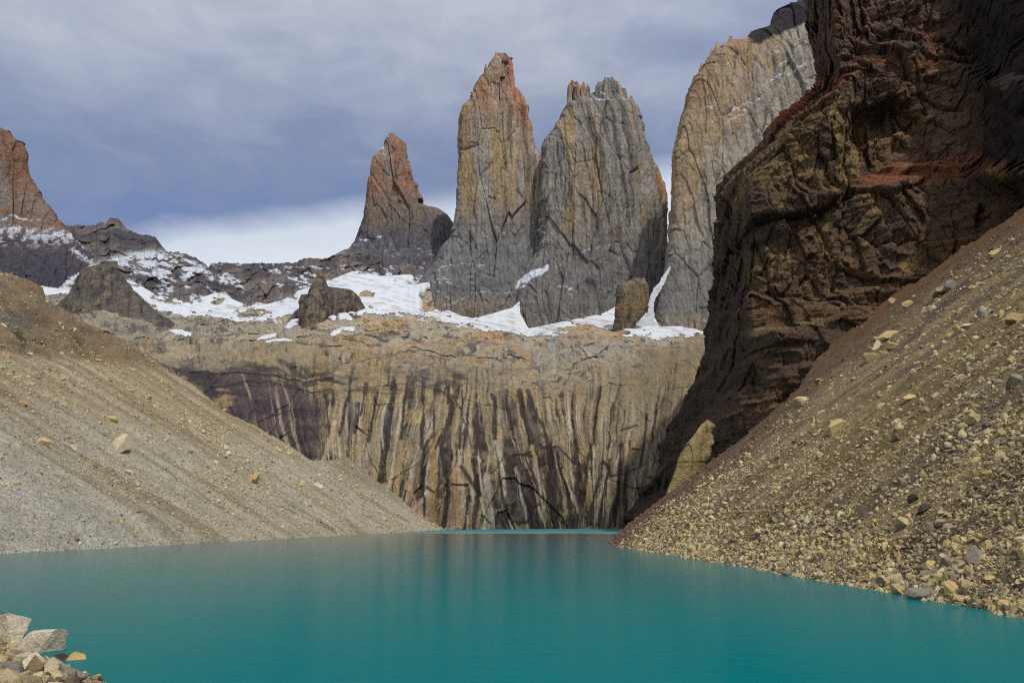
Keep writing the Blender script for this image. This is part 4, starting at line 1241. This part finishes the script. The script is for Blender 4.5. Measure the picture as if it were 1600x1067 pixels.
def make_near_shore():
    # the stony bank in the lower left corner, running back past the camera
    xs = np.linspace(-60, 6, 150)[None, :]
    ys = np.linspace(-30, 40, 160)[:, None]
    x, y = np.broadcast_arrays(xs, ys)
    # waterline from (-12.0, 22.2) to (-20.0, 29.8): height grows away from the lake
    dist = (-(x + 12.0) * 0.69 - (y - 22.2) * 0.725)
    z = 0.26 * dist + 0.16 * fbm(x / 2.2, y / 2.2, None, 4, 941) + 0.05 * fbm(x / .5, y / .5, None, 3, 943)
    z = np.minimum(z, 1.6 + 0.1 * z)
    V = np.stack([x, y, z], -1)
    b = fbm(x / 0.9, y / 0.9, None, 4, 945, 0.7)
    col = mixc(np.broadcast_to(C(136, 122, 98), V.shape), C(86, 78, 68), sstep(-0.1, 0.3, b))
    o = mesh_from('shore', V.reshape(-1, 3), grid_faces(*V.shape[:2]), M_boulder, col.reshape(-1, 3))
    setting(o, 'stony bank in the near left corner')
    px, py = to_px(V)
    ok = (V[..., 1] > 5)
    return dict(V=V[np.any(ok, 1)], px=px[np.any(ok, 1)], py=py[np.any(ok, 1)])


NS = make_near_shore()


# ---------------------------------------------------------------- stones and boulders
def ico(sub):
    bm = bmesh.new()
    bmesh.ops.create_icosphere(bm, subdivisions=sub, radius=1.0)
    V = np.array([v.co[:] for v in bm.verts])
    F = np.array([[v.index for v in f.verts] for f in bm.faces])
    bm.free()
    return V, F


ICO1, ICO2, ICO4 = ico(1), ico(2), ico(4)


def rock_shape(base, seed, ncut=9, rough=0.06):
    V, F = base
    r = np.random.default_rng(seed)
    V = V.copy()
    for _ in range(ncut + 6):
        n = r.normal(size=3)
        n /= np.linalg.norm(n)
        dcut = r.uniform(0.34, 0.66)
        ex = np.maximum(V @ n - dcut, 0)
        V -= ex[:, None] * n
    V += rough * np.stack([fbm(V[:, 0] * 3 + 5 * k, V[:, 1] * 3, V[:, 2] * 3, 4, seed + k, 0.6) for k in range(3)], -1)
    V -= (V.max(0) + V.min(0)) / 2
    return V / (V.max(0) - V.min(0)).max() * 2, F


def surf_at(S, px, py):
    i = np.argmin((S['px'] - px) ** 2 + (S['py'] - py) ** 2)
    i, j = np.unravel_index(i, S['px'].shape)
    return S['V'][i, j]


TMPL = [rock_shape(ICO1, 3000 + i, 6, 0.05)[0] for i in range(14)]
F1 = ICO1[1]


def rot_mats(n, r):
    q = r.normal(size=(n, 4))
    q /= np.linalg.norm(q, axis=1)[:, None]
    a, b, c, d = q.T
    return np.stack([np.stack([1 - 2 * (c * c + d * d), 2 * (b * c - a * d), 2 * (b * d + a * c)], -1),
                     np.stack([2 * (b * c + a * d), 1 - 2 * (b * b + d * d), 2 * (c * d - a * b)], -1),
                     np.stack([2 * (b * d - a * c), 2 * (c * d + a * b), 1 - 2 * (b * b + c * c)], -1)], 1)


def stones(name, pos, size, cols, mat, label, seed):
    r = np.random.default_rng(seed)
    n = len(pos)
    tm = np.stack(TMPL)[r.integers(0, len(TMPL), n)]
    sc = size[:, None] * r.uniform(0.55, 1.1, (n, 3))
    Rm = rot_mats(n, r)
    V = np.einsum('nij,nkj->nki', Rm, tm * sc[:, None, :]) + pos[:, None, :]
    k = tm.shape[1]
    F = F1[None] + (np.arange(n) * k)[:, None, None]
    cc = np.repeat(cols[:, None, :], k, 1)
    o = mesh_from(name, V.reshape(-1, 3), F.reshape(-1, 3), mat, cc.reshape(-1, 3), smooth=False)
    o['kind'] = 'stuff'
    o['label'] = label
    return o


STONE_COLS = np.array([C(186, 168, 122), C(172, 152, 110), C(160, 144, 112), C(196, 180, 138), C(140, 126, 104), C(130, 117, 96), C(180, 156, 104)])


def scatter(S, n, seed, dens):
    r = np.random.default_rng(seed)
    R, Cn = S['px'].shape
    out = []
    got = 0
    while got < n:
        i = r.integers(0, R, n * 4)
        j = r.integers(0, Cn, n * 4)
        px, py, V = S['px'][i, j], S['py'][i, j], S['V'][i, j]
        keep = (r.random(n * 4) < dens(px, py, V)) & (V[:, 2] > -0.4) & (px > -80) & (px < 1780) & (py < 1120)
        out.append(np.stack([px, py, *V.T], -1)[keep])
        got += keep.sum()
    a = np.concatenate(out)[:n]
    return a[:, 0], a[:, 1], a[:, 2:] + r.normal(size=(n, 3)) * np.array([0.12, 0.12, 0.0])


def right_stones():
    def dens(px, py, V):
        clump = fbm(V[:, 0] / 9, V[:, 1] / 9, V[:, 2] / 12, 3, 951)
        base = 0.35 + 0.5 * sstep(0, 0.4, clump)
        shore = sstep(60, 0, SHORE_R(px) - py)
        near_edge = sstep(4, 40, py - SCREE_EDGE(px))
        return (base * (0.35 + 0.65 * sstep(620, 760, py)) + 0.7 * shore + 0.3 * sstep(1400, 1560, px)) * (0.25 + 0.75 * near_edge)
    px, py, pos = scatter(RS, 42000, 61, dens)
    r = np.random.default_rng(62)
    big = fbm(pos[:, 0] / 6, pos[:, 1] / 6, pos[:, 2] / 8, 2, 953)
    dist = np.linalg.norm(pos, axis=1)
    size = np.exp(r.normal(0, 0.5, len(px))) * (0.055 + 0.0009 * dist) * (1 + 0.7 * sstep(0.1, 0.4, big))
    size = np.clip(size, 0.06, 0.7)
    cols = STONE_COLS[r.integers(0, len(STONE_COLS), len(px))] * r.uniform(0.7, 1.15, (len(px), 1))
    red = sstep(60, 8, py - SCREE_EDGE(px)) > r.random(len(px))
    cols[red] = C(112, 88, 70) * r.uniform(0.7, 1.2, (red.sum(), 1))
    stones('scree_stones', pos, size, cols, M_boulder, 'countless small tan stones covering the right scree', 63)


SHORE_R = pl([(958, 852), (1100, 868), (1250, 880), (1380, 900), (1440, 926), (1500, 936), (1600, 966)])
right_stones()


def left_stones():
    def dens(px, py, V):
        clump = fbm(V[:, 0] / 22, V[:, 1] / 22, V[:, 2] / 22, 3, 961)
        return 0.28 + 0.8 * sstep(0.05, 0.4, clump) * sstep(800, 740, py) + 0.3 * sstep(0, 0.4, clump)
    px, py, pos = scatter(LS, 30000, 71, dens)
    r = np.random.default_rng(72)
    size = np.clip(np.exp(r.normal(0, 0.55, len(px))) * 0.22, 0.1, 1.1) * np.clip(np.linalg.norm(pos, axis=1) / 250, 0.5, 1.3)
    cols = STONE_COLS[r.integers(0, len(STONE_COLS), len(px))] * r.uniform(0.75, 1.2, (len(px), 1))
    cols = cols * 0.6 + 0.4 * C(160, 150, 126)
    stones('scree_stones', pos, size, cols, M_boulder, 'countless small stones scattered over the left moraine', 73)


left_stones()


def near_stones():
    r = np.random.default_rng(81)
    n = 6000
    x = r.uniform(-34, -8, n)
    y = r.uniform(12, 34, n)
    dist = (-(x + 12.0) * 0.69 - (y - 22.2) * 0.725)
    ok = (dist > -0.25) & (dist < 7)
    x, y, dist = x[ok], y[ok], dist[ok]
    z = 0.26 * dist
    size = np.clip(np.exp(r.normal(0, 0.6, len(x))) * 0.13, 0.05, 0.12 + 0.16 * np.clip(dist, 0, 2))
    cols = STONE_COLS[r.integers(0, len(STONE_COLS), len(x))] * r.uniform(0.7, 1.25, (len(x), 1))
    stones('shore_pebbles', np.stack([x, y, z], -1), size, cols, M_boulder, 'loose pebbles filling the gaps between the near left boulders', 82)


near_stones()

BCOL = {'tan': (176, 154, 108), 'pale': (190, 176, 146), 'grey': (136, 128, 114), 'dark': (70, 60, 56), 'ochre': (188, 160, 106), 'cream': (200, 188, 162), 'brown': (136, 116, 90)}
bseed = [4000]


def boulder(S, px, py, wpx, hpx, colour, label, group, roll=0.0, sink=0.35, sub=ICO4, front=0.0):
    """one angular boulder; px,py is its middle, wpx and hpx its size as seen"""
    bseed[0] += 1
    r = np.random.default_rng(bseed[0])
    V, F = rock_shape(sub, bseed[0], 11 if sub is ICO4 else 7, 0.035)
    V = V / (V.max(0) - V.min(0)) * 1.0
    base = surf_at(S, px, py + hpx * (0.5 - sink * 0.6))
    d = np.linalg.norm(base - np.array([0, 0, CAMZ]))
    m = d / FPX
    wm, hm = wpx * m, hpx * m
    V = V * np.array([wm, (wm + hm) / 2 * r.uniform(0.8, 1.1), hm * 1.12])
    ca, sa = math.cos(roll), math.sin(roll)
    V = np.stack([V[:, 0] * ca - V[:, 2] * sa, V[:, 1], V[:, 0] * sa + V[:, 2] * ca], -1)
    col = np.broadcast_to(C(*BCOL[colour]), V.shape) * (1 + 0.16 * fbm(V[:, 0] * 3 / wm, V[:, 1] * 3 / wm, V[:, 2] * 3 / wm, 4, 5))[:, None] * r.uniform(0.9, 1.08)
    o = mesh_from('boulder', V, F, M_boulder, col, smooth=False)
    o.location = (base[0], base[1], base[2] + hm * (0.5 - sink))
    tag(o, label, 'boulder', group)
    return o


GR, GL_, GN = 'boulders on the right scree', 'boulders on the left moraine', 'boulders on the near left bank'
right_named = [
    (1307, 665, 34, 20, 'tan', 'long tan boulder lying alone below the dark cliff on the right scree', 0.45),
    (1392, 522, 44, 15, 'tan', 'flat tan slab capping the boulder cluster under the dark cliff', 0.2),
    (1370, 539, 34, 15, 'pale', 'pale elongated block leaning in the boulder cluster under the dark cliff', 0.6),
    (1396, 541, 20, 14, 'tan', 'squat tan block at the right of the boulder cluster under the dark cliff', 0.1),
    (1364, 556, 26, 14, 'tan', 'lowest tan block of the boulder cluster under the dark cliff', 0.2),
    (1382, 553, 14, 12, 'brown', 'small brown block tucked in the boulder cluster under the dark cliff', 0),
    (1397, 471, 16, 9, 'ochre', 'bright ochre rock perched right at the cliff edge of the scree', 0.1),
    (1421, 478, 18, 11, 'tan', 'tan rock just right of the ochre rock near the cliff edge', 0.1),
    (1472, 456, 28, 10, 'pale', 'flat pale rock below a grey boulder high on the scree', -0.05),
    (1487, 445, 24, 15, 'grey', 'rounded grey boulder above a flat pale rock high on the scree', 0.1),
    (1555, 395, 20, 9, 'tan', 'small tan rock at the top of the scree by the cliff foot', 0.1),
    (1582, 490, 28, 15, 'tan', 'large tan boulder near the right frame edge, mid slope', 0.15),
    (1540, 488, 17, 14, 'grey', 'round grey boulder left of the large tan one, mid slope', 0),
    (1509, 506, 18, 8, 'pale', 'flat pale rock beside a small ochre one, mid slope', 0.05),
    (1494, 509, 11, 11, 'ochre', 'small ochre rock touching a flat pale one, mid slope', 0),
    (1583, 593, 20, 20, 'grey', 'upright grey boulder with a dark foot near the right frame edge', 0.1),
    (1569, 575, 18, 11, 'tan', 'tan rock just above the upright grey boulder', 0.1),
    (1420, 618, 20, 11, 'ochre', 'lone ochre rock in the middle of the gravel slope', 0.1),
    (1255, 628, 22, 22, 'tan', 'steep tan block on the left border of the scree by the dark cliff', 0.8),
    (1282, 647, 16, 9, 'pale', 'thin pale slab above the long tan boulder', 0.5),
    (1517, 650, 22, 18, 'tan', 'long tan rock pointing down the slope above the dark gravel streak', 0.9),
    (1283, 596, 16, 8, 'tan', 'small tan rock on the upper left border of the scree', 0.1),
    (1521, 858, 27, 27, 'grey', 'big wedge-shaped grey boulder above the right shore', 0.1),
    (1510, 913, 19, 17, 'tan', 'tan block at the waterline, right of the yellow-tan one', 0.2),
    (1486, 914, 25, 19, 'ochre', 'yellow-tan boulder at the waterline behind the low grey slab', 0.1),
    (1443, 924, 46, 16, 'grey', 'long low grey slab lying half in the water', -0.08),
    (1403, 912, 26, 17, 'tan', 'tan boulder at the tip of the rocky shore bump', 0),
    (1496, 930, 19, 10, 'tan', 'rounded tan rock sitting in the water by the right shore', 0),
    (1567, 939, 24, 14, 'ochre', 'ochre boulder on the shore close to the right frame edge', 0),
    (1445, 868, 17, 13, 'ochre', 'orange-tan rock above the rocky shore bump', 0.3),
    (1486, 841, 18, 12, 'ochre', 'orange-tan rock left of the big wedge-shaped grey boulder', 0.2),
    (1597, 856, 16, 20, 'tan', 'tan boulder cut by the right frame edge above the shore', 0),
    (1387, 895, 22, 11, 'tan', 'flat tan rock at the left start of the rocky shore bump', 0.1),
    (1588, 950, 20, 14, 'tan', 'lowest tan rock of the right shore, near the frame corner', 0),
    (1451, 880, 22, 14, 'grey', 'grey-tan boulder on the rocky shore bump', 0.1),
    (1497, 888, 17, 10, 'pale', 'pale flat rock between the wedge boulder and the water', 0),
    (1543, 898, 18, 10, 'ochre', 'yellowish flat rock below the wedge boulder', 0.1),
    (1423, 772, 15, 14, 'dark', 'dark brown rock at the upper end of the dark gravel streak', 0.4),
    (1440, 788, 22, 12, 'dark', 'elongated dark brown rock below the other dark rock of the streak', 0.6),
    (1403, 817, 11, 9, 'dark', 'small black rock lowest on the gravel left of the streak', 0),
    (1589, 908, 20, 14, 'dark', 'dark rock on the shore near the right frame edge', 0),
]
for px_, py_, w_, h_, c_, lab, ro in right_named:
    boulder(RS, px_, py_, w_, h_, c_, lab, GR, ro)
left_named = [
    (188, 691, 29, 28, 'pale', 'largest pale boulder on the left moraine', 0.2),
    (177, 652, 20, 9, 'tan', 'flat tan rock just above the largest pale boulder', -0.4),
    (68, 696, 24, 18, 'tan', 'broad tan boulder left of the largest pale boulder', 0.1),
    (42, 623, 12, 9, 'ochre', 'small ochre rock high on the moraine near the left edge', -0.3),
    (101, 588, 12, 8, 'pale', 'small pale rock just below the brown upper slope', -0.4),
    (394, 748, 16, 23, 'ochre', 'upright ochre boulder low on the moraine, middle of the slope', -0.5),
    (498, 757, 14, 9, 'pale', 'pale rock low on the moraine towards the streaked wall', 0),
    (473, 755, 9, 14, 'tan', 'narrow tan rock left of the pale low one', 0),
    (258, 689, 8, 6, 'ochre', 'tiny orange rock right of the largest pale boulder', 0),
    (313, 680, 11, 7, 'tan', 'tan rock in the middle of the moraine above the stone cluster', 0),
    (348, 644, 9, 6, 'ochre', 'ochre rock on the moraine crest against the purple slab', 0),
    (212, 735, 10, 9, 'pale', 'pale rock below the largest pale boulder', -0.3),
    (117, 696, 10, 9, 'pale', 'pale rock between the broad tan and the largest pale boulder', -0.3),
    (337, 722, 9, 7, 'cream', 'cream rock on the left of the moraine stone cluster', 0),
    (352, 713, 9, 8, 'cream', 'cream rock topping the moraine stone cluster', 0),
    (280, 662, 8, 7, 'tan', 'tan rock upslope of the tiny orange one', 0),
    (241, 667, 11, 8, 'tan', 'tan rock upper right of the largest pale boulder', 0),
]
for px_, py_, w_, h_, c_, lab, ro in left_named:
    boulder(LS, px_, py_, w_, h_, c_, lab, GL_, ro, 0.42)
near_named = [
    (17, 985, 50, 40, 'cream', 'big cream boulder cut by the left frame edge, topmost of the bank', -0.35),
    (67, 1008, 64, 40, 'cream', 'largest cream angular boulder leaning at the water edge', 0.3),
    (12, 1046, 36, 26, 'grey', 'grey-white slab low at the left frame edge', -0.3),
    (41, 1044, 24, 32, 'cream', 'upright cream block below the largest angular boulder', 0.2),
    (83, 1048, 34, 26, 'pale', 'pale rounded block below the largest angular boulder, near the water', -0.4),
    (114, 1056, 36, 26, 'grey', 'grey-tan boulder at the bottom frame edge by the water', 0),
    (117, 1030, 24, 22, 'ochre', 'pointed yellow-brown rock standing in the water', -0.3),
    (100, 1035, 24, 14, 'dark', 'dark stone beside the pointed yellow-brown rock', 0),
    (60, 1050, 22, 34, 'brown', 'brown block between the upright and the pale blocks', 0.1),
    (11, 1005, 11, 9, 'tan', 'small tan stone under the topmost cream boulder', 0),
    (23, 1007, 14, 9, 'cream', 'small cream stone left of the largest angular boulder', 0),
    (9, 1064, 22, 15, 'ochre', 'ochre stone in the bottom left frame corner', 0),
    (147, 1058, 16, 9, 'tan', 'outermost tan stone at the bottom frame edge in the water', 0.1),
    (98, 1045, 15, 10, 'ochre', 'small ochre stone under the dark stone', 0),
    (33, 1031, 24, 11, 'pale', 'flat pale stone above the upright cream block', 0.2),
]
for px_, py_, w_, h_, c_, lab, ro in near_named:
    boulder(NS, px_, py_, w_, h_, c_, lab, GN, ro, 0.25)


def loose_rocks(S, n, seed, sizes, dens, label, group, cols, ref=120.0):
    protos = []
    px, py, pos = scatter(S, n, seed, dens)
    r = np.random.default_rng(seed + 1)
    for k in range(12):
        V, F = rock_shape(ICO2, 7000 + seed + k, 8, 0.06)
        col = np.broadcast_to(C(*BCOL[cols[k % len(cols)]]), V.shape) * r.uniform(0.85, 1.1)
        protos.append(mesh_from('boulder', V * 0.5, F, M_boulder, col, smooth=False))
    for i in range(n):
        if i < 12:
            o = protos[i]
        else:
            o = protos[i % 12].copy()
            COL.objects.link(o)
        s = r.uniform(*sizes) * float(np.clip(np.linalg.norm(pos[i]) / ref, 0.35, 1.1))
        o.location = tuple(pos[i] + np.array([0, 0, 0.1 * s]))
        o.rotation_euler = tuple(r.uniform(0, 6.28, 3))
        o.scale = (s * r.uniform(0.8, 1.5), s * r.uniform(0.7, 1.2), s * r.uniform(0.6, 1.0))
        tag(o, label, 'boulder', group)


loose_rocks(RS, 120, 500, (0.7, 1.7), lambda px, py, V: (0.15 + 0.85 * sstep(0.0, 0.35, fbm(V[:, 0] / 9, V[:, 1] / 9, V[:, 2] / 12, 3, 951))) * sstep(1230, 1330, px) * sstep(20, 50, py - SCREE_EDGE(px)) + 0.5 * sstep(40, 0, SHORE_R(px) - py) * sstep(1350, 1400, px),
            'loose tan rock lying in the gravel of the right scree', 'loose rocks on the right scree', ['tan', 'tan', 'pale', 'tan', 'ochre', 'grey'])
loose_rocks(LS, 90, 600, (0.9, 2.4), lambda px, py, V: sstep(0.1, 0.4, fbm(V[:, 0] / 22, V[:, 1] / 22, V[:, 2] / 22, 3, 961)) * sstep(800, 740, py) + 0.02,
            'small pale rock scattered in gravel on the left moraine', 'loose rocks on the left moraine', ['pale', 'tan', 'pale', 'grey', 'tan'], 300.0)
